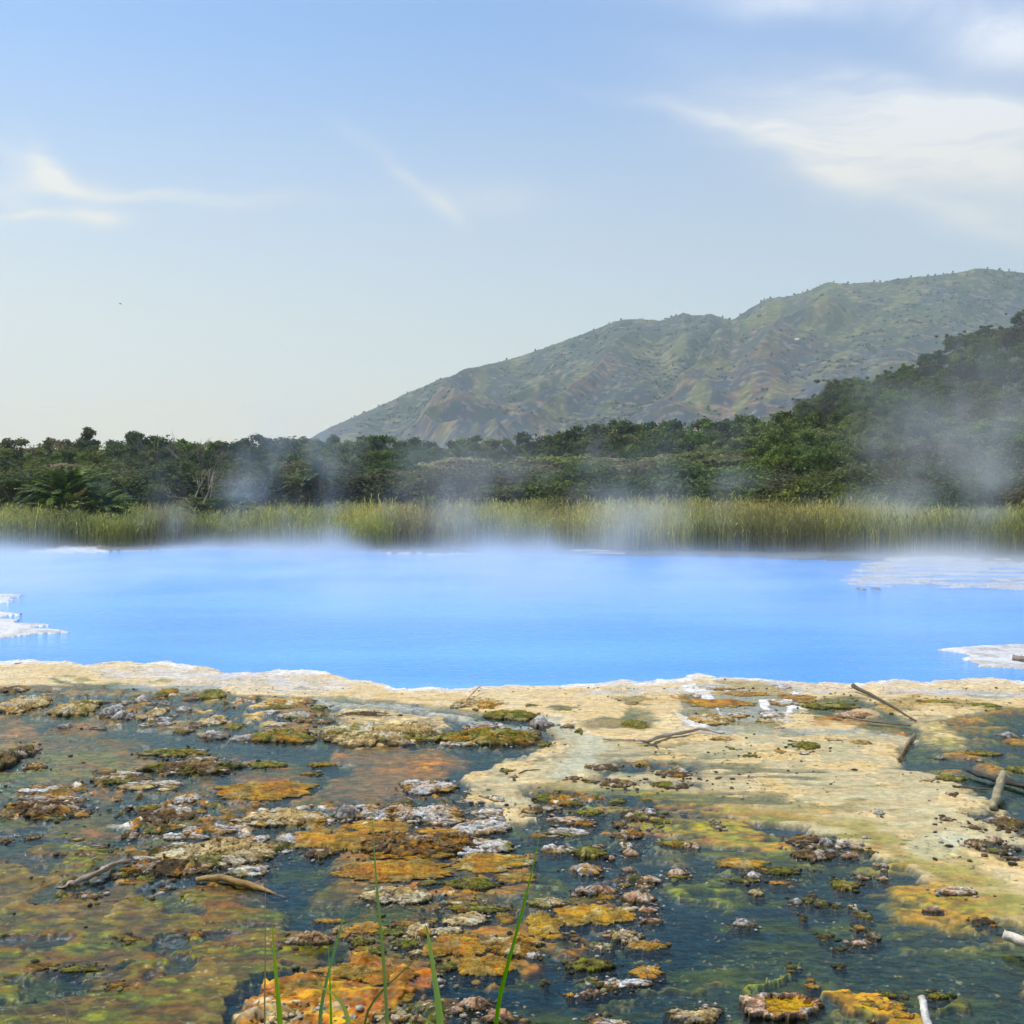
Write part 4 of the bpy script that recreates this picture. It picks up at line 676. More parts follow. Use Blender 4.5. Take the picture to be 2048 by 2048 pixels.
tag(obj('ring_crust', mesh('ring_crust', v, f, M_ROCK, c, True), loc=loc), 'ring-shaped crust holding an orange pool, white knobs on its left rim', 'mineral crust', 'pale crusts on the flats')
# crumbs of crust too many to count
icv = np.array([(0, 0, 1)] + [(math.cos(a)*.9, math.sin(a)*.9, .45) for a in np.arange(5)*2*math.pi/5] + [(math.cos(a+.6), math.sin(a+.6), -.4) for a in np.arange(5)*2*math.pi/5] + [(0, 0, -1)])
icf = [(0, 1+k_, 1+(k_+1) % 5) for k_ in range(5)] + [(1+k_, 6+k_, 1+(k_+1) % 5) for k_ in range(5)] + [(1+(k_+1) % 5, 6+k_, 6+(k_+1) % 5) for k_ in range(5)] + [(11, 6+(k_+1) % 5, 6+k_) for k_ in range(5)]
icf = np.array(icf)
rv, rf, rc, cnt = [], [], [], 0
def crumb(x, y, z, s, c):
    global cnt
    q = icv*(1+.5*(rng.random((12, 1))-.5))*np.array([s*rng.uniform(.8, 1.7), s*rng.uniform(.7, 1.3), s*rng.uniform(.35, .8)])
    a = rng.uniform(0, 6.3); ca, sa = math.cos(a), math.sin(a)
    q = np.stack([q[:, 0]*ca-q[:, 1]*sa, q[:, 0]*sa+q[:, 1]*ca, q[:, 2]], -1)
    rv.append(q+np.array([x, y, z])); rf.append(icf+cnt); cnt += 12
    rc.append(np.broadcast_to(np.clip(np.array(c)*rng.uniform(.6, 1.25), .01, .8), (12, 3)))
for (px, py, w_, h_, kd, loc, rx, ry) in rockinfo:
    if kd in ('orange', 'gold') : nn = int(w_*.06)
    else: nn = int(min(w_, 200)*.33)
    for _ in range(nn):
        a = rng.uniform(0, 6.283); rr = 1.0 + abs(rng.normal(0, .28)); s = rng.gamma(2.0, .0042)*(1.2 if kd in ('brown', 'olive') else .8)
        x = loc[0]+math.cos(a)*rx*rr; y = loc[1]+math.sin(a)*(ry*rr+.03)
        cc = PAL[kd][rng.integers(0, 4)] if rng.random() < .6 else PAL['brown'][rng.integers(0, 3)]
        crumb(x, y, rng.uniform(-.2, .5)*s, min(s, .024), cc)
ZONES = [(150, 1400, 180, 40, 190, 'brown'), (430, 1430, 180, 40, 200, 'brown'), (960, 1462, 140, 26, 160, 'brown'), (60, 1520, 110, 40, 150, 'brown'), (250, 1600, 260, 60, 320, 'brown'), (360, 1720, 200, 60, 260, 'brown'), (820, 1660, 180, 50, 160, 'brown'),
         (1180, 1630, 160, 50, 300, 'olive'), (1280, 1680, 60, 60, 120, 'brown'), (1480, 1410, 120, 40, 110, 'white'), (1660, 1410, 150, 30, 140, 'olive'), (1900, 1410, 160, 24, 120, 'olive'), (1640, 1690, 90, 26, 120, 'brown'), (1960, 1680, 110, 50, 110, 'brown'),
         (1960, 1500, 110, 50, 130, 'olive'), (1230, 1400, 160, 26, 70, 'tan'), (700, 1380, 500, 14, 60, 'brown'), (1500, 1370, 500, 8, 60, 'brown'), (1450, 1500, 200, 24, 90, 'olive'), (1600, 1560, 260, 40, 70, 'brown'), (1560, 1745, 170, 24, 90, 'olive'), (900, 2030, 200, 26, 60, 'tan'), (660, 2030, 140, 26, 60, 'tan'), (1290, 1800, 60, 60, 60, 'pink'),
         (800, 1850, 200, 60, 80, 'olive'), (200, 1780, 200, 60, 90, 'brown'), (1350, 1560, 160, 30, 90, 'brown'), (1240, 1940, 110, 40, 50, 'olive'), (640, 1450, 60, 30, 80, 'brown')]
for (a, b, ra, rb, n_, kd) in ZONES:
    for _ in range(n_):
        px, py = a+rng.normal(0, .5)*ra, b+rng.normal(0, .5)*rb
        p = ground_pt(px, max(py, 1378)); s = min(rng.gamma(2.0, .0048), .03)
        crumb(p.x, p.y, max(gz(px, p.y), -.02)+rng.uniform(-.1, .5)*s, s, PAL[kd][rng.integers(0, 4)])
o = obj('crust_crumbs', mesh('crust_crumbs', np.concatenate(rv), np.concatenate(rf), M_ROCK, np.concatenate(rc)))
tag(o, 'countless small crumbs of broken crust strewn over flats and shallows', 'crust crumbs', kind='stuff')
# dark pebbles and sinter lumps standing in the pool tongues
for (px, py, w_, h_, kd, lab) in ((1722, 1175, 16, 10, B_, 'dark knobbly lump at the tip of the far right sinter flat'), (1752, 1175, 22, 9, B_, 'second dark lump beside the knobbly one on the far sinter flat'), (35, 1326, 18, 7, B_, 'small dark pebble on the white shelf edge at far left'), (1450, 1358, 7, 9, B_, 'tiny upright dark pebble on the shelf edge above the reef patch')):
    v, f, c, loc, rx, ry = crust(px, py, w_, h_, kd, 'boulder', 900+px)
    tag(obj('pebble', mesh('pebble', v, f, M_ROCK, c, True), loc=loc), lab, 'pebble', 'pebbles at the pool')
# ------------------------------------------------------------------ driftwood
WD, WB, WY = (.10, .07, .045), (.50, .44, .36), (.34, .20, .06)
def stick(name, label, pts, rad, col, zs=0.03, end=None, rough=.35, nseg=22, wob=.008):
    P = np.array([(*ground_pt(a, b)[:2], z) for (a, b), z in zip(pts, zs if isinstance(zs, (list, tuple)) else [zs]*len(pts))])
    t = np.linspace(0, len(P)-1, nseg); Q = np.stack([np.interp(t, np.arange(len(P)), P[:, k_]) for k_ in range(3)], -1)
    wb_ = rng.normal(0, wob*1.6, (nseg-2, 3))*[1, 1, .4]; wb_ = np.apply_along_axis(lambda a: np.convolve(a, [.2, .3, .3, .2], 'same'), 0, wb_); Q[1:-1] += wb_
    rr = np.interp(t, np.arange(len(rad))*(len(P)-1)/(len(rad)-1), rad)
    v, f = tube(Q, rr, 12, 5, rough)
    n2 = fbm3(v[:, 0]*14, v[:, 1]*14, v[:, 2]*60, 4, 77)[:, None]
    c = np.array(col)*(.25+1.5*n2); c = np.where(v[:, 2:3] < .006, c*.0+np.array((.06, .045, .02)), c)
    if end is not None: c[-2:] = end; c[-12:-2] = np.array(end)*.9
    o = obj(name, mesh(name, v, f, M_WOOD, np.clip(c, .01, .8), True))
    return tag(o, label, 'driftwood', 'driftwood on the flats')
stick('log', 'yellow-brown sunken log in front of the long brown-orange ridge', [(393, 1764), (440, 1763), (500, 1775), (575, 1792)], [.018, .029, .026, .010], WY, [.02, .035, .02, -.02])
stick('branch', 'bleached gnarled branch at the left end of the brown-orange ridge', [(114, 1776), (150, 1772), (205, 1752), (260, 1735)], [.010, .020, .024, .014], (.33, .24, .17), [.0, .03, .05, .05], rough=.7, wob=.025)
stick('branch', 'twisted pale driftwood branch at the top of the milky stream', [(1270, 1486), (1300, 1488), (1340, 1478), (1395, 1468), (1450, 1470)], [.016, .024, .028, .02, .010], (.46, .37, .27), [.03, .04, .06, .08, .03], rough=.6, wob=.03)
stick('stick', 'thin cream stick leading into the twisted driftwood', [(1205, 1481), (1270, 1483)], [.012, .014], (.5, .38, .22), .02)
stick('stick', 'long dark stick slanting across the shelf pool at right', [(1706, 1384), (1745, 1398), (1790, 1420), (1832, 1444)], [.034, .022, .016, .010], WD, [.10, .05, .03, .015])
stick('stick', 'straight thin dark stick lying below the slanting one', [(1675, 1436), (1740, 1447), (1822, 1455)], [.010, .013, .009], (.2, .13, .08), .03)
stick('branch', 'brown branch forming the fan edge beside the right-hand water', [(1830, 1471), (1815, 1492), (1796, 1524)], [.012, .02, .015], (.26, .16, .08), .03, rough=.5)
stick('log', 'long black log lying in the right-hand water', [(1930, 1549), (1960, 1560), (2000, 1568), (2060, 1584)], [.015, .026, .03, .028], (.045, .036, .03), [.06, .05, .04, .04], rough=.6)
stick('stick', 'thin dark stick in front of the black log', [(1905, 1574), (1975, 1582)], [.012, .008], WD, .015)
lg = stick('hollow_log', 'short hollow grey-green log standing half out of the cream water', [(1986, 1620), (1994, 1605), (2006, 1580)], [.038, .046, .042], (.30, .25, .14), [.02, .06, .17], rough=.3, wob=.006)
plug_pt = ground_pt(2006, 1580); v, f = tube([(plug_pt.x, plug_pt.y, .165), (plug_pt.x+.004, plug_pt.y-.01, .176)], [.030, .030], 10)
h_ = obj('hollow', mesh('hollow', v, f, M_WOOD, np.full((len(v), 3), .02)), lg)  # solid black plug, stands in for the shade inside the log
stick('stick', 'white broken stick jutting in from the right picture edge', [(2006, 1893), (2120, 1925)], [.034, .036], (.55, .47, .36), [.085, .06], (.6, .5, .36), .15)
lx = ground_pt(1850, 2050); 
stick('stick', 'white upright stick rising from the water at the bottom edge', [(1862, 2080), (1842, 2050)], [.024, .022], (.62, .57, .50), [.02, .17], (.5, .3, .14), .2, wob=.004)
stick('stick', 'short dark stick lying on the right-hand sinter island', [(2025, 1322), (2080, 1330)], [.06, .06], (.25, .2, .16), .06)
stick('twig', 'little pale twig leaning on the cream stone heap', [(925, 1409), (962, 1386)], [.012, .010], (.5, .4, .3), [.03, .12])
stick('twig', 'tiny dark curved twig afloat in the cream swirl', [(1038, 1548), (1055, 1541), (1080, 1540)], [.006, .006, .004], WD, .006)
# ------------------------------------------------------------------ vegetation
def quads(cen, ax, ay):
    v = np.stack([cen-ax, cen+ay, cen+ax, cen-ay], 1).reshape(-1, 3)
    return v, np.arange(len(v)).reshape(-1, 4)
def unit(a): return a/(np.linalg.norm(a, axis=-1, keepdims=True)+1e-9)
def crown_mesh(name, clumps, per, size, cols, seed, mat=None, up=.5, spread=1.0, asp=.55):
    """clumps: rows of x, y, z, radius, flatness. Many leaf faces spread through each clump."""
    g = np.random.default_rng(seed); acc = Acc()
    for (x, y, z, r, fl) in clumps:
        n = int(per*(.7+.6*g.random()))
        d_ = unit(g.normal(size=(n, 3))); rad = r*g.random(n)**.42
        cen = d_*rad[:, None]*[1, 1, fl] + [x, y, z] + g.normal(0, .06*r, (n, 3))
        nrm = unit(d_*1.0 + g.normal(0, .7, (n, 3)) + [0, 0, up])
        t = unit(np.cross(nrm, g.normal(size=(n, 3)))); b = np.cross(nrm, t)
        s = size*(.6+.8*g.random(n))[:, None]
        v, f = quads(cen, t*s, b*s*asp)
        base = np.array(cols[g.integers(0, len(cols))])*g.uniform(.75, 1.25)
        c = np.repeat(base*(.75+.5*g.random((n, 1))), 4, 0)
        acc.add(v, f, c)
    return acc.mesh(name, mat or M_LEAF)
def limbs_mesh(name, h, r0, targets, seed, mat, base=(0, 0), rough=.3, split=.45, tips=0):
    g = np.random.default_rng(seed); acc = Acc()
    top = np.array([g.normal(0, .04)*h, g.normal(0, .04)*h, h*split])
    pts = [np.array([0, 0, -.5]), np.array([g.normal(0, .02)*h, 0, h*split*.5]), top]
    v, f = tube(pts, [r0*1.25, r0*.9, r0*.75], 7, seed, rough); acc.add(v, f)
    for tg in targets:
        tg = np.array(tg); st = pts[1]+(top-pts[1])*g.uniform(.3, 1)
        m_ = st+(tg-st)*.5 + g.normal(0, .06, 3)*np.linalg.norm(tg-st) + [0, 0, .05*h]
        v, f = tube([st, st+(m_-st)*.5+g.normal(0, .02, 3)*h, m_, tg], [r0*.5, r0*.4, r0*.28, r0*.1], 5, seed, rough); acc.add(v, f)
        for _ in range(tips):
            e = tg + unit(g.normal(size=3)*[1, 1, .6]+[0, 0, .5]+unit(tg-st)*.8)*h*g.uniform(.08, .2)
            m2 = m_+(tg-m_)*g.uniform(.1, .9)
            v, f = tube([m2, (m2+e)/2+g.normal(0, .015, 3)*h, e], [r0*.16, r0*.1, r0*.03], 4, seed); acc.add(v, f)
    return acc.mesh(name, mat, True)
GD = [(.075, .108, .020), (.105, .145, .024), (.135, .168, .030), (.055, .085, .020)]
GM = [(.115, .16, .022), (.145, .185, .030), (.09, .13, .022)]
GL = [(.13, .165, .04), (.15, .18, .045), (.11, .15, .04)]
GO = [(.125, .118, .042), (.14, .115, .05), (.11, .118, .038)]
GA = [(.19, .19, .065), (.21, .17, .085), (.17, .19, .055), (.14, .17, .05)]
PROTO = {}
def reg(kind, h, crown, trunk): PROTO.setdefault(kind, []).append((h, crown, trunk))
def clumps_round(g, n, a, c, z0, rc, fl=.7, low=-.35):
    out = []
    while len(out) < n:
        d_ = unit(g.normal(size=3)); 
        if d_[2] < low: continue
        rr = g.uniform(.55, 1.0); out.append((d_[0]*a*rr, d_[1]*a*rr, z0+d_[2]*c*rr, rc*g.uniform(.7, 1.3), fl))
    return out
for kind, leafc, nv in (('dark', GD, 3), ('mid', GM, 2), ('olive', GO, 2), ('light', GL, 1)):
    for s in range(nv):
        g = np.random.default_rng(40+s+len(kind)*5)
        cl_ = clumps_round(g, 62, 3.6+.5*s, 3.1, 6.3, 1.15, .7, -.55) + [(g.normal(0, 2.2), g.normal(0, 2.2), 8.9+g.random()*.7, .7, .7) for _ in range(6)]
        reg(kind, 10.0, crown_mesh('crown', cl_, 105, .19, leafc, 60+s), limbs_mesh('trunk', 10, .24, [c[:3] for c in cl_[:9]], 70+s, M_BARK))
for s in range(2):                                                     # tall, narrow, layered
    g = np.random.default_rng(90+s); cl_ = []
    for k_ in range(46):
        t = g.random(); a = g.uniform(0, 6.28); rr = (2.7*(1-t)**.7+.5)*g.uniform(.3, 1); cl_.append((math.cos(a)*rr, math.sin(a)*rr, 3.2+6.6*t, .8, .45))
    reg('tall', 10.2, crown_mesh('crown', cl_, 95, .19, GD[1:]+GM[:1], 91+s), limbs_mesh('trunk', 10, .2, [c[:3] for c in cl_[:10]], 95+s, M_BARK, split=.8))
for s in range(3):                                                     # flat umbrella acacia
    g = np.random.default_rng(120+s); cl_ = []
    for k_ in range(66):
        a = g.uniform(0, 6.28); rr = 4.6*math.sqrt(g.random()); tier = g.integers(0, 3)
        cl_.append((math.cos(a)*rr+g.normal(0, .3), math.sin(a)*rr, 5.6+tier*.5-.095*rr*rr, 1.15, .22))
    reg('acacia', 6.9, crown_mesh('crown', cl_, 85, .17, GA, 121+s, up=1.2), limbs_mesh('trunk', 6, .16, [c[:3] for c in cl_[:16]], 125+s, M_BARK, split=.4, tips=2))
for s in range(3):                                                     # dense bush to the ground
    g = np.random.default_rng(150+s); cl_ = clumps_round(g, 40, 2.0, 1.6, 1.4, .8, .75, -.7)
    reg('bush', 3.2, crown_mesh('crown', cl_, 190, .085, [GD, GD, GO][s], 151+s), limbs_mesh('trunk', 2.6, .07, [c[:3] for c in cl_[:7]], 155+s, M_BARK, split=.3))
def frond(g, acc, base, az, el, L, col, nl=22, droop=1.0, lw=.045):
    t = np.linspace(0, 1, nl+1); dirh = np.array([math.cos(az), math.sin(az), 0]); 
    el_t = el - droop*1.5*t**1.4; seg = L/nl
    dp = dirh[None]*np.cos(el_t)[:, None] + np.array([0, 0, 1.])*np.sin(el_t)[:, None]
    pts = base + np.cumsum(dp*seg, 0); side = np.array([-math.sin(az), math.cos(az), 0])
    v, f = tube(pts[::3], np.linspace(.035, .01, len(pts[::3])), 4, 3); acc.add(v, f, np.array(col)*1.3)
    ll = L*.17*np.sin(np.pi*np.clip(t*.92+.06, 0, 1))**.6
    for sg in (-1, 1):
        dirl = unit(side[None]*sg*.8 + dp*.75 + g.normal(0, .1, (nl+1, 3)) + [0, 0, -.12]); up = np.cross(dirl, dp); w_ = unit(np.cross(dirl, up))
        a = pts; b = pts+dirl*ll[:, None]
        m_ = a+(b-a)*.45
        v = np.stack([a, m_+w_*lw, b+np.array([0, 0, -.05]), m_-w_*lw], 1).reshape(-1, 3); f = np.arange(len(v)).reshape(-1, 4)
        acc.add(v, f, np.repeat(np.array(col)*(.7+.6*g.random((nl+1, 1))), 4, 0))
PC = [(.075, .12, .014), (.10, .145, .018), (.055, .09, .014), (.16, .13, .035)]
def palm(kind, heads, nf, L, seed, h):
    g = np.random.default_rng(seed); acc = Acc(); tr = Acc()
    for (x, y, z) in heads:
        for k_ in range(nf):
            el = g.uniform(.1, 1.55); frond(g, acc, np.array([x, y, z]), g.uniform(0, 6.28), el, L*g.uniform(.75, 1.1), PC[g.choice(4, p=[.35, .3, .28, .07])], droop=g.uniform(.5, .95))
        b0 = np.array([x*.3, y*.3, -.4]); v, f = tube([b0, b0*.5+np.array([x, y, z])*.5+[0.05, 0, 0], [x, y, z]], [.17, .13, .12], 7, seed, .3); tr.add(v, f)
    reg(kind, h, acc.mesh('crown', M_PALM), tr.mesh('trunk', M_BARK, True))
palm('palm_clump', [(-1.6, 0, .9), (-.8, .4, 1.7), (.1, .3, 2.0), (.9, .3, 1.7), (1.6, -.2, .9), (.5, -.8, .9), (-.6, -.7, 1.0), (-1.1, -.5, .5), (1.2, -.6, .5)], 48, 1.55, 201, 3.5)
palm('palm_clump', [(-1.0, .2, 1.0), (.7, .1, 1.5), (.1, -.5, .8)], 46, 2.0, 202, 3.5)
palm('palm', [(0, 0, 4.6), (.9, .5, 3.6)], 40, 2.4, 203, 6.6)
palm('palm', [(.3, 0, 5.2)], 46, 2.6, 204, 7.4)
for s, mt in ((0, M_PALE), (1, M_BARK)):                                # leafless trees
    g = np.random.default_rng(230+s)
    tg = [(g.normal(0, 1.4), g.normal(0, 1.2), g.uniform(3.6, 6)) for _ in range(7)]
    br = limbs_mesh('branches', 6, .12, tg, 231+s, mt, split=.35, tips=7)
    reg('bare_pale' if s == 0 else 'bare', 6.8, br, None)
INFO = dict(dark=('broadleaf_tree', 'dark green round-crowned tree'), mid=('broadleaf_tree', 'mid green round-crowned tree'), olive=('broadleaf_tree', 'olive-brown loose-crowned tree'), light=('broadleaf_tree', 'pale green round-crowned tree'),
            tall=('tall_tree', 'tall layered dark tree'), acacia=('acacia_tree', 'flat-topped brownish acacia'), bush=('bush', 'low leafy bush'), palm_clump=('wild_date_palm', 'bushy wild date palm clump'), palm=('palm_tree', 'stemmed feathery palm'), bare=('bare_tree', 'leafless grey-brown tree'), bare_pale=('bare_tree', 'leafless white-barked tree'))
CAT = dict(bush='bush', palm_clump='palm', palm='palm')
placed = []
def plant(kind, px, top, d, label=None, row=None, wide=1.0, var=None, zb=None, twist=None):
    vs = PROTO[kind]; h0, cm, tm = vs[(var if var is not None else rng.integers(0, len(vs))) % len(vs)]
    z0 = zb if zb is not None else gz(px, d)
    p = at(px, top, d); hh = max(p.z - z0, .6); s = hh/h0
    e = obj(INFO[kind][0], None, loc=(p.x, d, z0)); e.scale = (s*wide, s*wide, s); e.rotation_euler = (0, 0, rng.uniform(0, 6.28) if twist is None else twist)
    if tm is None: obj('branches', cm, e)
    else: obj('crown', cm, e); obj('trunk', tm, e)
    e['category'] = CAT.get(kind, 'tree')
    if label: e['label'] = label
    placed.append((e, kind, px, d, row, bool(label)))
    return e
# front bushes and palms at the back of the reeds
plant('palm_clump', 158, 924, 65, 'big bushy wild date palm clump standing forward in the reeds at left', 'f', 1.35, 0)
plant('palm_clump', 30, 918, 70, 'bushy palm clump cut by the left picture edge behind the reeds', 'f', 1.1, 1)
plant('palm_clump', 95, 930, 72, 'narrow palm clump between the edge palm and the big forward one', 'f', 1.0, 1)
plant('palm_clump', 438, 966, 65, 'low bright palm clump with one orange dead frond below the bare leaning tree', 'f', 1.1, 1)
plant('palm', 640, 914, 75, 'stemmed drooping palm in the bushes left of the acacias', 'f', 1.1, 0); plant('palm', 540, 924, 76, 'stemmed palm half veiled by steam left of the drooping palm', 'f', 1.0, 0)
plant('palm_clump', 868, 985, 66, 'small dark palm tuft poking up from the middle reeds', 'f', 1.0, 0)
plant('bush', 1135, 984, 63, 'tawny bush rising from the reeds below the acacias', 'f', .9, 2); plant('bush', 1722, 968, 66, 'wide dark bush standing forward in the right-hand reeds', 'f', 1.35, 1)
plant('palm', 705, 906, 92, 'small feathery palm under the skyline left of the acacias', 'm', 1.0, 1); plant('palm', 915, 888, 98, 'feathery palm beside the lone round skyline tree', 'm', 1.0, 1); plant('palm', 1245, 888, 98, 'feathery palm behind the gap between two big acacias', 'm', 1.0, 0)
plant('palm', 1060, 898, 96, 'feathery palm behind the left shoulder of the biggest acacia', 'm', 1.0, 1); plant('palm', 185, 900, 90, 'feathery blue-green palm behind the big forward clump', 'm', 1.0, 0)
plant('acacia', 775, 936, 82, 'left low flat-topped acacia in front of the skyline trees', 'm', 1.1, 0); plant('acacia', 930, 914, 86, 'wide brown flat-topped acacia below the lone round tree', 'm', 1.45, 1); plant('acacia', 1150, 902, 86, 'biggest olive-topped acacia in the middle of the treeline', 'm', 1.7, 2)
plant('acacia', 1390, 902, 88, 'long flat acacia with grey bare underside right of middle', 'm', 1.7, 0); plant('acacia', 1275, 924, 84, 'narrower acacia wedged between the two long ones', 'm', .9, 1); plant('acacia', 870, 948, 78, 'small low acacia with pale branches near the reeds', 'm', 1.2, 2); plant('acacia', 620, 918, 88, 'steam-veiled acacia behind the drooping palm', 'm', 1.2, 0)
plant('acacia', 150, 926, 82, 'tawny acacia top behind the big forward palm', 'm', 1.4, 1); plant('acacia', 260, 930, 82, 'low spreading acacia right of the big forward palm', 'm', 1.3, 2); plant('acacia', 985, 966, 76, 'low flat shrubby acacia just above the middle reeds', 'm', 1.4, 0)
plant('acacia', 1730, 942, 86, 'rust-topped small acacia above the forward right bush', 'm', 1.1, 1); plant('acacia', 1990, 918, 88, 'pinkish bare-looking acacia at the right edge behind steam', 'm', 1.2, 2); plant('acacia', 1452, 950, 80, 'small pale acacia at the foot of the slope', 'm', .9, 0)
plant('bare_pale', 1612, 846, 112, 'leafless white-barked tree standing before the dark slope', 'm', .9, 0, twist=.4); plant('bare', 400, 880, 78, 'leafless pale leaning tree above the bright palm clump', 'm', 1.1, 0); plant('bare_pale', 418, 932, 72, 'fallen-looking bare white branches beside the bright palm clump', 'm', 1.5, 0, twist=2.0)
plant('bare', 348, 862, 104, 'bare brown twiggy tree top on the left skyline', 's', 1.0, 0); plant('bare_pale', 1800, 930, 84, 'thin pale bare tree inside the right steam', 'm', .8, 0); plant('bare', 1420, 888, 100, 'grey bare tree above the long flat acacia', 'm', 1.2, 0)
# skyline row
SKY = [(-60, 884, 'dark'), (8, 880, 'dark'), (52, 874, 'olive'), (98, 873, 'olive'), (140, 880, 'dark'), (180, 853, 'tall'), (226, 876, 'dark'), (270, 860, 'tall'), (308, 864, 'dark'), (330, 874, 'mid'), (392, 878, 'mid'), (432, 888, 'dark'), (470, 879, 'mid'), (515, 873, 'dark'), (556, 866, 'dark'), (602, 874, 'dark'), (632, 869, 'light'),
       (668, 876, 'mid'), (706, 880, 'dark'), (742, 874, 'dark'), (784, 867, 'dark'), (832, 874, 'dark'), (880, 892, 'mid'), (948, 870, 'dark'), (1000, 880, 'dark'), (1046, 862, 'tall'), (1098, 866, 'dark'), (1150, 860, 'dark'), (1205, 846, 'dark'), (1232, 843, 'dark'), (1280, 840, 'dark'), (1318, 858, 'dark'), (1382, 836, 'dark'), (1428, 834, 'dark'), (1470, 838, 'olive'), (1515, 838, 'dark'), (1560, 830, 'mid'), (1600, 826, 'mid')]
for px, top, k_ in SKY: plant(k_, px, top+rng.uniform(-1, 2), rng.uniform(112, 130), None, 'skyline row', 1.05 if k_ != 'tall' else .85)
for row, d0, y0, n_, kinds, wd in (('back row', 104, 896, 26, ['dark', 'dark', 'mid', 'dark', 'light'], 1.1), ('middle row', 92, 922, 24, ['dark', 'mid', 'dark', 'olive'], 1.15)):
    for i in range(n_):
        px = -70 + (2190/(n_-1))*i + rng.uniform(-25, 25)
        sh = -np.interp(px, [1200, 1600, 2050], [0, 30, 60])
        plant(kinds[rng.integers(0, len(kinds))], px, y0+sh+rng.uniform(-8, 10), d0+rng.uniform(-4, 4), None, row, wd)
for i in range(46):
    px = -60 + 2170/45*i + rng.uniform(-18, 18); plant('bush', px, 962+rng.uniform(-36, 12), rng.uniform(76.5, 84), None, 'front bush row', 1.4)
# forested slope at right: terrain first
RID = [(1380, 980), (1480, 905), (1586, 822), (1607, 790), (1671, 757), (1755, 731), (1835, 714), (1872, 688), (1925, 661), (1999, 627), (2048, 608), (2200, 540), (2700, 380), (3400, 300)]
DR0, DR1 = 128.0, 330.0
def slope_z(px, d):
    zr = H + (HY-np.interp(px, [a for a, _ in RID], [b for _, b in RID]))/F*DR1 - 8.5
    t = np.clip((d-DR0)/(DR1-DR0), 0, 1.6); prof = np.where(t < 1, t**1.15, 1-(t-1)*.9)
    return np.maximum(zr, 0)*prof - .3
sc_ = np.linspace(1360, 3400, 150); sdv = np.linspace(DR0-6, 450, 90); A, Bq = np.meshgrid(sc_, sdv)
sz = slope_z(A, Bq) + (fbm((A-CX)/F*Bq*.06, Bq*.06, 4, 301)-.5)*3*sstep(DR0, DR0+30, Bq)*sstep(1400, 1550, A)
M_SOIL = mat_plain('slope_soil', (.035, .045, .018), .9, .4, .4)
o = obj('forest_hill', mesh('forest_hill', np.stack([(A-CX)/F*Bq, Bq, sz], -1).reshape(-1, 3), grid_faces(90, 150), M_SOIL, smooth=True)); tag(o, 'dark wooded hillside rising to the right behind the treeline', 'hillside', kind='structure')
nrow = 0
drow = np.geomspace(132, 322, 14)
for ri, d0 in enumerate(drow):
    step = (8.2 if ri < 10 else 6.4)/d0*F
    x0 = np.interp(d0, [130, 330], [1500, 1600])
    for px in np.arange(x0, 2130, step):
        p_ = px+rng.uniform(-.3, .3)*step; dd = d0+rng.uniform(-5, 5); zb = float(slope_z(p_, dd))
        if zb < .4: continue
        hgt = rng.uniform(7, 10.5) if ri < 13 else rng.uniform(7.5, 9.5)
        top = HY-(zb+hgt-H)/dd*F
        plant(['dark', 'dark', 'mid', 'mid', 'olive', 'olive', 'light'][rng.integers(0, 7)], p_, top, dd, None, f'r{ri}', 1.05, zb=zb)
NTH = ['first', 'second', 'third', 'fourth', 'fifth', 'sixth', 'seventh', 'eighth', 'ninth', 'tenth', 'eleventh', 'twelfth', 'thirteenth', 'fourteenth', 'fifteenth', 'sixteenth', 'seventeenth', 'eighteenth', 'nineteenth', 'twentieth', 'twenty-first', 'twenty-second', 'twenty-third', 'twenty-fourth', 'twenty-fifth', 'twenty-sixth', 'twenty-seventh', 'twenty-eighth', 'twenty-ninth', 'thirtieth']
from collections import defaultdict
grp = defaultdict(list)
for e, kd, px, d_, row, lab in placed:
    e['group'] = 'trees on the wooded hillside' if str(row).startswith('r') and row[1:].isdigit() else {'bush': 'bushes along the back of the reeds', 'palm': 'palms in the treeline', 'palm_clump': 'palms in the treeline', 'acacia': 'acacias before the treeline'}.get(kd, 'trees of the treeline behind the reeds')
    if not lab: grp[(row, kd)].append((px, e))
SPOT = [(60, 'at the left end'), (180, 'behind the big forward palm'), (330, 'between big palm and leaning bare tree'), (440, 'near the leaning bare tree'), (600, "below the mountain's foot"), (770, 'behind the left acacia'), (940, 'behind the wide brown acacia'), (1160, 'behind the biggest acacia'), (1390, 'behind the long flat acacia'), (1600, 'near the white-barked tree'), (1730, 'behind the forward right bush'), (1960, 'behind the right steam plume')]
for (row, kd), lst in grp.items():
    lst.sort(key=lambda t: t[0])
    if str(row)[0] == 'r' and row[1:].isdigit():
        for i, (px, e) in enumerate(lst):
            e['label'] = f"{INFO[kd][1]} on the hillside, {NTH[i]} from left in {NTH[int(row[1:])]} row uphill"
    else:
        by = defaultdict(list)
        for px, e in lst: by[min(SPOT, key=lambda s_: abs(s_[0]-px))[1]].append((px, e))
        for sp, l2 in by.items():
            for i, (px, e) in enumerate(l2):
                e['label'] = f"{INFO[kd][1]} in {row} {sp}" + ('' if len(l2) == 1 else f", {NTH[i]} there")
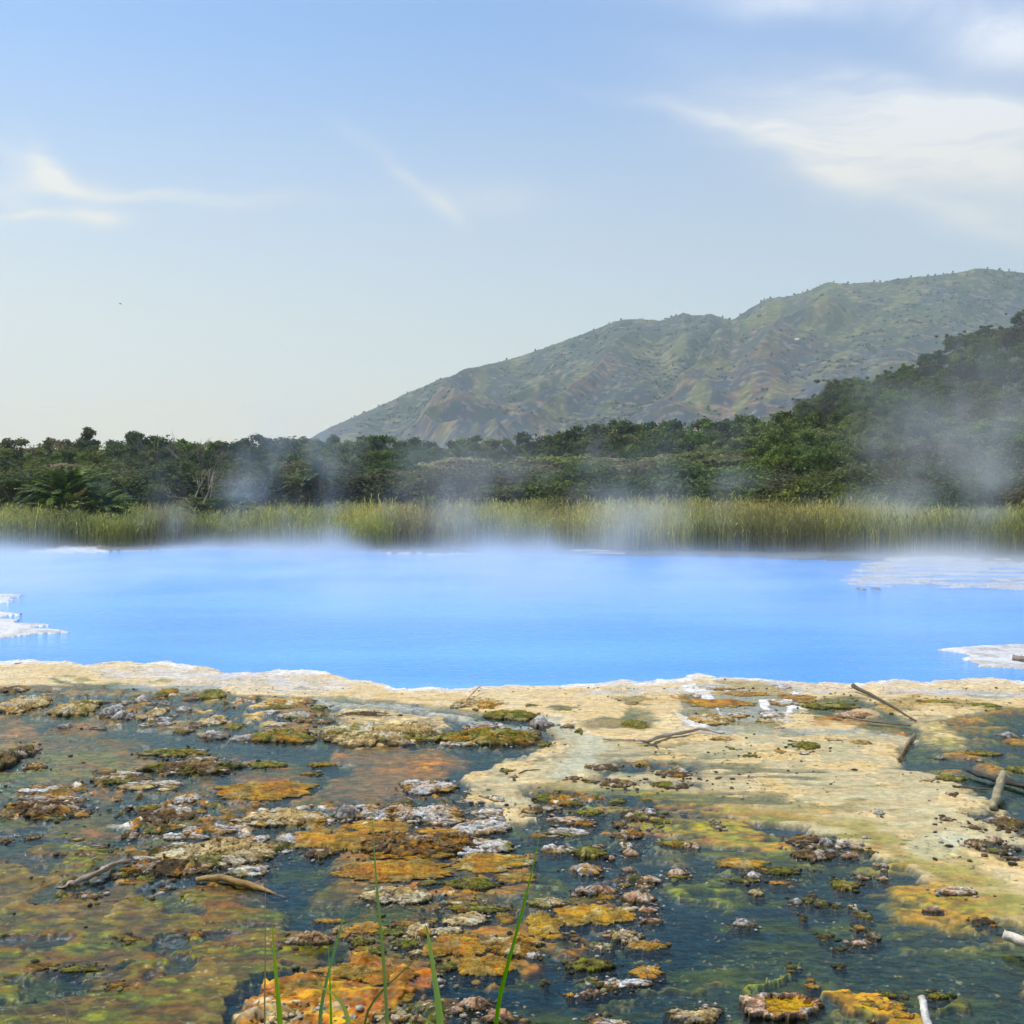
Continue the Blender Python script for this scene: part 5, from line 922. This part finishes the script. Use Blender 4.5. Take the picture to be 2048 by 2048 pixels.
# reeds
NB = 70000
g = np.random.default_rng(400)
rx_ = g.uniform(-56, 56, NB); u_ = g.random(NB)**1.15
pxr = None
yb = F*H/(np.interp(rx_/58*F+CX, [a for a, _ in FAR], [b for _, b in FAR])-4-HY)
ry_ = yb + .15 + u_*15
pat = fbm(rx_*.16, ry_*.16, 4, 410); pat2 = fbm(rx_*.5, ry_*.5, 3, 411)
hh = (2.28+.6*(pat-.5)*2+.6*(pat2-.5))*g.uniform(.66, 1.03, NB)
z0 = np.full(NB, .05) + np.clip((ry_-yb)*.02, 0, .25)
lean = g.normal(0, .16, (NB, 2)); lw = g.uniform(.010, .022, NB); az = g.uniform(0, np.pi, NB)
sx_, sy_ = np.cos(az)*lw, np.sin(az)*lw
b0 = np.stack([rx_, ry_, z0], -1); m0 = b0 + np.stack([lean[:, 0]*hh*.25, lean[:, 1]*hh*.25, hh*.6], -1); t0_ = b0 + np.stack([lean[:, 0]*hh, lean[:, 1]*hh, hh*(1-.5*np.abs(lean).sum(1)**1.5)], -1)
sd_ = np.stack([sx_, sy_, 0*sx_], -1)
vv = np.stack([b0-sd_*.8, b0+sd_*.8, m0+sd_, m0-sd_, t0_+sd_*.25, t0_-sd_*.25], 1).reshape(-1, 3)
i6 = np.arange(NB)[:, None]*6; ff = np.concatenate([i6+np.array([0, 1, 2, 3]), i6+np.array([3, 2, 4, 5])])
cg = np.array((.38, .39, .065)); cyl = np.array((.64, .54, .09)); cb = np.array((.22, .13, .06)); cgr = np.array((.10, .12, .03))
k1 = sstep(.42, .62, pat+.35*(g.random(NB)-.5))[:, None]; k2 = sstep(.55, .68, pat2+.3*(g.random(NB)-.5))[:, None]
px_ = rx_/ry_*F+CX
brn = np.clip(np.exp(-((px_-850)/60)**2) + .8*np.exp(-((px_-335)/40)**2) + .6*np.exp(-((px_-1560)/120)**2) + .4*np.exp(-((px_-1120)/50)**2), 0, 1)*(g.random(NB) < .75)
cc = cg*(1-k1)+cyl*k1; cc = cc*(1-.6*k2)+cgr*.6*k2; cc = cc*(1-brn[:, None]*.75)+cb*brn[:, None]*.75; cc = cc*g.uniform(.7, 1.3, (NB, 1))
c6 = np.repeat(cc[:, None], 6, 1); c6[:, :2] = c6[:, :2]*.75+np.array((.38, .29, .12))*.25; c6[:, 4:] = c6[:, 4:]*.7+np.array((.42, .34, .12))*.3
NLf = 90000; si = g.integers(0, NB, NLf); hz_ = g.uniform(.3, 1.0, NLf)**.7
lb = b0[si]*(1-hz_)[:, None] + t0_[si]*hz_[:, None]; la = g.uniform(0, 6.283, NLf); le = g.uniform(-.6, 1.2, NLf); ll_ = g.uniform(.22, .6, NLf)
ld = np.stack([np.cos(la)*np.cos(le), np.sin(la)*np.cos(le), np.sin(le)], -1)*ll_[:, None]; lw_ = np.stack([-np.sin(la), np.cos(la), 0*la], -1)*g.uniform(.014, .028, NLf)[:, None]
lv = np.stack([lb, lb+ld*.4+lw_+[0, 0, .03], lb+ld, lb+ld*.4-lw_+[0, 0, .03]], 1).reshape(-1, 3)
lc = np.repeat((cc[si]*g.uniform(.8, 1.5, (NLf, 1)))[:, None], 4, 1).reshape(-1, 3)
ff = np.concatenate([ff, np.arange(NLf*4).reshape(-1, 4)+len(vv)]); vv = np.concatenate([vv, lv]); c6 = np.concatenate([c6.reshape(-1, 3), lc])
o = obj('reeds', mesh('reeds', vv, ff, M_REED, np.clip(c6.reshape(-1, 3), .01, .7))); tag(o, 'dense bed of yellow-green reeds along the far shore of the pool', 'reeds', kind='stuff')
# foreground grass: plants on the bank whose blades reach up into the picture
M_GRASS = mat_leaf('grass_blade', 0, .35, .4)
def blade(name, parent, pts, d, wpx, col, tip=None, root=None):
    P = [np.array(at(a, b, d)) for a, b in pts]
    rt = root if root is not None else P[0]*[1, 1, 0]
    bz = gz(CX+P[0][0]/d*F, d)-.03
    P = [np.array([P[0][0]*.97, d+.02, bz])] + P
    t = np.linspace(0, len(P)-1, 18); Q = np.stack([np.interp(t, np.arange(len(P)), np.array(P)[:, k_]) for k_ in range(3)], -1)
    for _ in range(3): Q[1:-1] = .25*Q[:-2]+.5*Q[1:-1]+.25*Q[2:]
    T_ = unit(np.gradient(Q, axis=0)); sdv_ = unit(np.cross(T_, [0.0, 1.0, .15])); n_ = np.cross(T_, sdv_)
    s = np.linspace(0, 1, 18); wd = wpx*.5*d/F*(np.clip((1-s)*1.5, .03, 1)*.85)[:, None]
    L_, M_, R_ = Q-sdv_*wd, Q+n_*wd*.35, Q+sdv_*wd
    v = np.stack([L_, M_, R_], 1).reshape(-1, 3); f = []
    for i in range(17):
        for k_ in (0, 1): f.append((i*3+k_, i*3+k_+1, i*3+k_+4, i*3+k_+3))
    c = np.repeat(np.array(col)[None], 18, 0)*np.linspace(.85, 1.1, 18)[:, None]
    if tip is not None: q = sstep(.72, 1, s)[:, None]; c = c*(1-q)+np.array(tip)*q
    return obj(name, mesh(name, v, np.array(f), M_GRASS, np.repeat(c, 3, 0), True), parent)
GB, GY_, GDK = (.28, .48, .03), (.46, .52, .05), (.18, .36, .03)
def tuft(label, px, d):
    p = at(px, 2600, d); e = obj('grass_tuft', None, loc=(0, 0, 0)); tag(e, label, 'grass', 'grass tufts on the near bank'); return e
t1 = tuft('grass tuft with a straight yellow-tipped blade and one arching blade', 560, 3.0)
blade('blade', t1, [(562, 2060), (551, 1940), (541, 1811)], 3.0, 15, GB, (.42, .34, .03)); blade('blade', t1, [(632, 2060), (655, 1950), (686, 1840), (700, 1770)], 3.1, 9, GDK)
blade('blade', t1, [(663, 2060), (660, 1960), (656, 1880)], 3.05, 7, GB); blade('blade', t1, [(705, 2080), (690, 2010), (655, 1975), (566, 1960)], 2.95, 13, GY_, (.4, .36, .06))
blade('blade', t1, [(528, 2060), (531, 1900), (530, 1780), (536, 1758)], 3.1, 4, (.35, .30, .13))
t2 = tuft('grass tuft with a thick dark-tipped blade and a long thin one', 830, 3.0)
blade('blade', t2, [(777, 2060), (766, 1900), (752, 1760), (746, 1660), (743, 1600)], 3.0, 8, GDK); blade('blade', t2, [(884, 2060), (873, 1980), (855, 1860), (850, 1848)], 2.9, 17, GB, (.05, .05, .03))
blade('blade', t2, [(712, 2040), (770, 1975), (820, 1930), (850, 1895)], 3.1, 6, (.16, .2, .05)); blade('blade', t2, [(905, 2070), (870, 2050), (822, 2022)], 2.9, 9, GY_); blade('blade', t2, [(820, 2070), (822, 2040), (823, 2020)], 2.9, 8, GB)
t3 = tuft('single slender grass blade leaning right with a hair-thin tip', 990, 3.0)
blade('blade', t3, [(982, 2060), (1010, 1950), (1040, 1840), (1070, 1720), (1084, 1640)], 3.0, 10, GDK)
t4 = tuft('dry curled tendril stem at the lower left corner', 130, 3.0)
DRY = (.42, .34, .18)
blade('blade', t4, [(137, 2060), (133, 2010), (128, 2005), (108, 1995), (104, 1985), (112, 1975)], 3.0, 5, DRY); blade('blade', t4, [(135, 2050), (150, 2032), (166, 2026), (176, 2012)], 3.0, 3, DRY)
t5 = tuft('dry thin stalk bending at the bottom left edge', 30, 3.0)
blade('blade', t5, [(55, 2060), (40, 2030), (20, 2008), (5, 2002)], 3.0, 4, DRY)
# ------------------------------------------------------------------ mountain
RG = [(300, 990), (480, 930), (560, 900), (625, 872), (678, 847), (740, 818), (821, 781), (870, 760), (927, 741), (1024, 715), (1103, 688), (1183, 659), (1230, 640), (1247, 637), (1284, 635), (1321, 639), (1345, 631), (1368, 623), (1390, 629), (1421, 626), (1464, 638), (1480, 628), (1501, 614), (1533, 595), (1580, 590), (1620, 578), (1655, 562), (1692, 565), (1766, 561), (1820, 553), (1872, 548), (1920, 541), (1962, 534), (2000, 538), (2048, 543), (2150, 520), (2400, 480), (2800, 500), (3300, 640)]
MD0, MD1 = 950.0, 1900.0
mc = np.concatenate([np.linspace(300, 2110, 760), np.linspace(2115, 3300, 120)]); mt_ = np.concatenate([np.linspace(0, 1, 330), np.linspace(1.02, 1.6, 14)])
A, Tt = np.meshgrid(mc, mt_); Dm = MD0 + (MD1-MD0)*Tt
zr = H + (HY - lin(RG, A))/F*MD1
zr = np.maximum(zr, 0)
prof = np.where(Tt < 1, Tt**1.12, 1-(Tt-1)*.8)
cc_ = (A - .34*(Dm-MD1)*.9)                                   # spurs fall towards lower left
Xm = (A-CX)/F*Dm
wp = (fbm(Xm*.004, Dm*.004, 3, 500)-.5)
rg = ridged(cc_/230.0+wp*1.2, Dm*.0012+wp, 5, 501); rg2 = ridged(cc_/60.0+wp*2, Dm*.006, 4, 502)
fade = np.clip((1-Tt)*5, 0, 1)*np.clip(Tt*4, 0, 1)
rel = ((ridged(cc_/230.0+wp*1.2, Dm*.0012+wp, 2, 501)-.6)*78 + (rg2-.6)*5)*fade*np.clip(zr/200, .15, 1)
val = np.exp(-(((cc_-1478+30*(wp))/26)**2))*sstep(.45, .85, Tt)*sstep(1.0, .93, Tt)   # the wooded gully under the notch
zm = zr*prof + rel - val*28
zm += (fbm(Xm*.03, Dm*.03, 3, 503)-.5)*5*fade*np.clip(zr/100, 0, 1)
zm = np.where((Tt > .97) & (Tt < 1.01), zm + (vn2(A*.23, A*0+1.5, 504)-.5)*3.0, zm) - 2
f1 = fbm(Xm*.010, Dm*.014, 5, 510); f2 = fbm(Xm*.03, Dm*.05, 5, 511); f3 = fbm(Xm*.11, Dm*.17, 4, 512); f4 = fbm(cc_/34, Dm*.010, 5, 513)
cA = np.array((.062, .075, .030)); cB = np.array((.19, .105, .055)); cC = np.array((.030, .045, .026)); cD = np.array((.14, .14, .04)); cE = np.array((.036, .043, .062))
lowr = sstep(.95, .45, Tt+.35*(f1-.5)+.0003*(A-1200))  # lower slopes turned bluish, distance haze painted into their colour
c = np.broadcast_to(cA, A.shape+(3,)).copy()
def mixc(c, k_, col): k_ = np.clip(k_, 0, 1)[..., None]; return c*(1-k_)+np.array(col)*k_
c = mixc(c, lowr*.85, cE); c = mixc(c, sstep(.44, .58, f1)*.7, cE); c = mixc(c, sstep(.50, .62, f2+.12*(rg-.6))*.62*sstep(1.0, .55, Tt+.5*(f1-.5)), cB)
c = mixc(c, sstep(.55, .68, f4)*.7, cD); c = mixc(c, sstep(.52, .62, f2*.5+f3*.5+.35*(.55-rg))*.85, cC); c = mixc(c, val*1.3, (.03, .05, .025)); c = mixc(c, sstep(.60, .68, f3)*.6, (.05, .07, .03)); c = mixc(c, sstep(.36, .30, f3)*.5, (.30, .24, .13))
m, q = material('mountain_scrub')
finish(q, q.n('ShaderNodeBsdfPrincipled', {'Base Color': attr(q), 'Roughness': .95, 'Specular IOR Level': .05}))
o = obj('mountain', mesh('mountain', np.stack([Xm, Dm, zm], -1).reshape(-1, 3), grid_faces(*A.shape), m, np.clip(c.reshape(-1, 3), .01, .6), True))
tag(o, 'long grassy brown-green mountain ridge climbing to the right', 'mountain', kind='structure')
# scrub on it: far too many to count
g = np.random.default_rng(520); acc = Acc(); n_ = 0
ii = g.integers(2, 328, 26000); jj = g.integers(0, 875, 26000)
ok = (f2[ii, jj]*.5+f3[ii, jj]*.5+.3*(.55-rg[ii, jj])+.5*val[ii, jj] > .60) | (g.random(26000) < .003)
ii, jj = ii[ok][:9000], jj[ok][:9000]
sv_, sf_, sc2 = [], [], []
for k_, (a, b) in enumerate(zip(ii, jj)):
    s = g.uniform(.8, 2.3)*(1.3 if val[a, b] > .4 else 1)
    sv_.append(icv*(1+.6*(g.random((12, 1))-.5))*[s*1.1, s*1.1, s*.9] + [Xm[a, b], Dm[a, b], zm[a, b]+s*.5]); sf_.append(icf+12*k_); sc2.append(np.broadcast_to(np.array((.035, .058, .024))*g.uniform(.7, 1.6), (12, 3)))
edge_x = np.arange(640, 2048, 9)
for k_, px in enumerate(edge_x):
    if g.random() < .7: continue
    b = np.searchsorted(mc, px+g.uniform(-4, 4)); s = g.uniform(.9, 2.2)
    sf_.append(icf+12*len(sv_)); sv_.append(icv*(1+.6*(g.random((12, 1))-.5))*[s, s, s] + [Xm[329, b], Dm[329, b]-2, zm[329, b]+s*.6]); sc2.append(np.broadcast_to(np.array((.04, .06, .028)), (12, 3)))
o = obj('mountain_scrub', mesh('mountain_scrub', np.concatenate(sv_), np.concatenate(sf_), m, np.concatenate(sc2))); tag(o, 'scattered dark scrub and small trees dotting the far mountain', 'scrub', kind='stuff')
# hut on the slope
def bx(x0, x1, y0, y1, z0, z1):
    v = np.array([(x, y, z) for z in (z0, z1) for y in (y0, y1) for x in (x0, x1)], float); return v, np.array([(0, 2, 3, 1), (4, 5, 7, 6), (0, 1, 5, 4), (2, 6, 7, 3), (0, 4, 6, 2), (1, 3, 7, 5)])
b = np.searchsorted(mc, 1591); rowpy = HY-(zm[:330, b]-H)/Dm[:330, b]*F; a = int(np.argmin(np.abs(rowpy-684)))
hut = obj('hut', None, loc=(Xm[a, b], Dm[a, b]-3, zm[a, b]+.3)); tag(hut, 'tiny white-roofed hut halfway up the mountain', 'hut')
v, f = bx(-2.6, 2.6, -2, 2, -2, 2.2); obj('wall', mesh('wall', v, f, mat_plain('mud_wall', (.4, .3, .2))), hut)
v = np.array([(-3.2, -2.6, 2.2), (3.2, -2.6, 2.2), (3.2, 0, 3.6), (-3.2, 0, 3.6), (3.2, 2.6, 2.2), (-3.2, 2.6, 2.2)], float); obj('roof', mesh('roof', v, np.array([(0, 1, 2, 3), (3, 2, 4, 5)]), mat_plain('tin_roof', (.8, .8, .8), .4, .1)), hut)
# bird
br = obj('bird', None, loc=at(241, 608, 95)); tag(br, 'tiny dark bird gliding in the pale sky at left', 'bird')
v, f = tube([(-.28, 0, .02), (-.12, 0, .05), (.1, 0, .04), (.26, 0, .0)], [.02, .07, .06, .01], 6); M_BIRD = mat_plain('feathers', (.05, .05, .055)); obj('body', mesh('body', v, f, M_BIRD, smooth=True), br)
for sg in (-1, 1):
    v = np.array([(.06, 0, .06), (-.14, 0, .06), (-.10, sg*.35, .14), (-.02, sg*.66, .10), (.06, sg*.35, .15), (.0, sg*.66, .1)]); obj('wing', mesh('wing', v, np.array([(0, 1, 2, 4), (4, 2, 3, 5)]), M_BIRD), br)
br.rotation_euler = (.25, 0, .5); br.scale = (.5, .5, .5)
# ------------------------------------------------------------------ air and steam
m, q = material('haze_air'); finish(q, None, q.n('ShaderNodeVolumePrincipled', {'Color': (.78, .89, .95, 1), 'Density': HAZE, 'Anisotropy': .25}))
top = float(zm.max())+40
v, f = bx(-4900, 4900, -40, 4000, -3.2, top); o = obj('haze', mesh('haze', v, f, m)); tag(o, 'pale blue air between the flats and the far mountain', 'haze', kind='stuff')
def steam(name, label, cen, size, dens, sc, thr, seed, kind, anis=.3, col=(.90, .95, 1.0, 1), h=.6, step=1.0):
    m, q = material(name+'_vapour'); co = objco(q); s = q.n('ShaderNodeSeparateXYZ', {0: co})
    X_, Y_, Z_ = s.outputs; w_, d_, hh_ = size
    warp = q.scale(q.vm('SUBTRACT', q.noise(q.vm('ADD', co, (seed*3.1, seed*1.7, 0)), sc*.5, 2, .5, 0, True), (.5, .5, .5)), 2.2/sc*.35)
    n1 = q.noise(q.n('ShaderNodeMapping', {0: q.vm('ADD', q.vm('ADD', co, warp), (seed*5.3, seed*2.9, seed)), 'Scale': (1, .8, .55 if kind == 'plume' else 1.0)}).outputs[0], sc, 4, .55)
    t = q.mapr(n1, thr, thr+.28)
    z01 = q.m('DIVIDE', Z_, hh_)
    if kind == 'layer':
        big_ = q.noise(q.n('ShaderNodeMapping', {0: q.vm('ADD', co, (31.0, 7.0, 0)), 'Scale': (.11, .06, 0)}).outputs[0], 1.0, 3, .55)
        fx = q.mapr(q.m('ABSOLUTE', X_), w_*.5, w_*.5-8); fy = q.m('MULTIPLY', q.mapr(Y_, -d_*.5, -d_*.5+d_*.62), q.mapr(Y_, d_*.5, d_*.5-3.5))
        fz = q.m('MULTIPLY', q.m('EXPONENT', q.m('DIVIDE', q.m('MULTIPLY', Z_, -1/h), q.mapr(big_, .36, .66, .55, 2.0))), q.mapr(z01, 1.0, .7)); fall = q.m('MULTIPLY', q.m('MULTIPLY', fx, fy), fz); t = q.m('MULTIPLY', q.m('ADD', q.m('MULTIPLY', t, .85), .15), q.mapr(big_, .32, .66, .5, 1.4))
    else:
        # column that spreads and drifts as it rises
        wdt = q.m('ADD', q.m('MULTIPLY', z01, .40), .42)
        sway = q.m('MULTIPLY', q.m('SUBTRACT', q.noise(q.n('ShaderNodeCombineXYZ', {0: seed*7.7, 2: Z_}).outputs[0], .45, 2, .5), .5), .9)
        ax = q.m('DIVIDE', q.m('ADD', q.m('SUBTRACT', q.m('DIVIDE', X_, w_*.5), q.m('MULTIPLY', z01, .12)), sway), wdt); ay = q.m('DIVIDE', q.m('DIVIDE', Y_, d_*.5), wdt)
        rr = q.m('ADD', q.m('MULTIPLY', ax, ax), q.m('MULTIPLY', ay, ay))
        fall = q.m('MULTIPLY', q.m('POWER', q.mapr(rr, 1.0, .0, 0, 1, False), 1.6), q.m('POWER', q.mapr(z01, 1.0, .0, 0, 1, False), 1.4))
    dn_ = q.m('MULTIPLY', q.m('MULTIPLY', t, fall), dens)
    vol = q.n('ShaderNodeVolumePrincipled', {'Color': col, 'Density': dn_, 'Anisotropy': anis})
    finish(q, None, vol); m.cycles.volume_step_rate = step
    v, f = bx(-w_/2, w_/2, -d_/2, d_/2, 0, hh_); o = obj(name, mesh(name, v, f, m), loc=cen); tag(o, label, 'steam', 'steam over the hot pool', 'stuff'); return o
def plume(label, px, base, top_, wpx, d, dens, sc, thr, seed, name='steam_plume'):
    wd = wpx/F*d; z1 = H+(HY-top_)/F*d
    return steam(name, label, ((px-CX)/F*d, d, .04), (wd, min(wd, 9.0), z1), dens, sc, thr, seed, 'plume')
steam('steam_layer', 'thin layer of steam lying over the pool, thickest at its far side', (0, 40.0, .02), (110, 44, 3.2), .48, .25, .36, 1, 'layer', h=.21, step=1.0)
plume('wide steam plume drifting up at the right end of the pool', 1870, 1100, 560, 1000, 52, .52, .26, .36, 2)
plume('steam wisp rising left of the drooping palm', 575, 1095, 740, 560, 52, .50, .36, .40, 3)
plume('low steam puff in front of the wide brown acacia', 910, 1095, 800, 760, 54, .36, .36, .42, 4)
plume('steam puff in front of the long flat acacia', 1250, 1100, 800, 800, 53, .38, .36, .40, 5)
plume('faint steam wisp over the left reeds', 345, 1095, 830, 560, 55, .20, .4, .42, 6)
plume('steam wisp on the right half of the near pool', 1760, 1330, 1000, 560, 24, .20, .5, .42, 7)
plume('faint steam wisp over the middle of the pool', 1010, 1200, 960, 1200, 34, .30, .4, .40, 8)
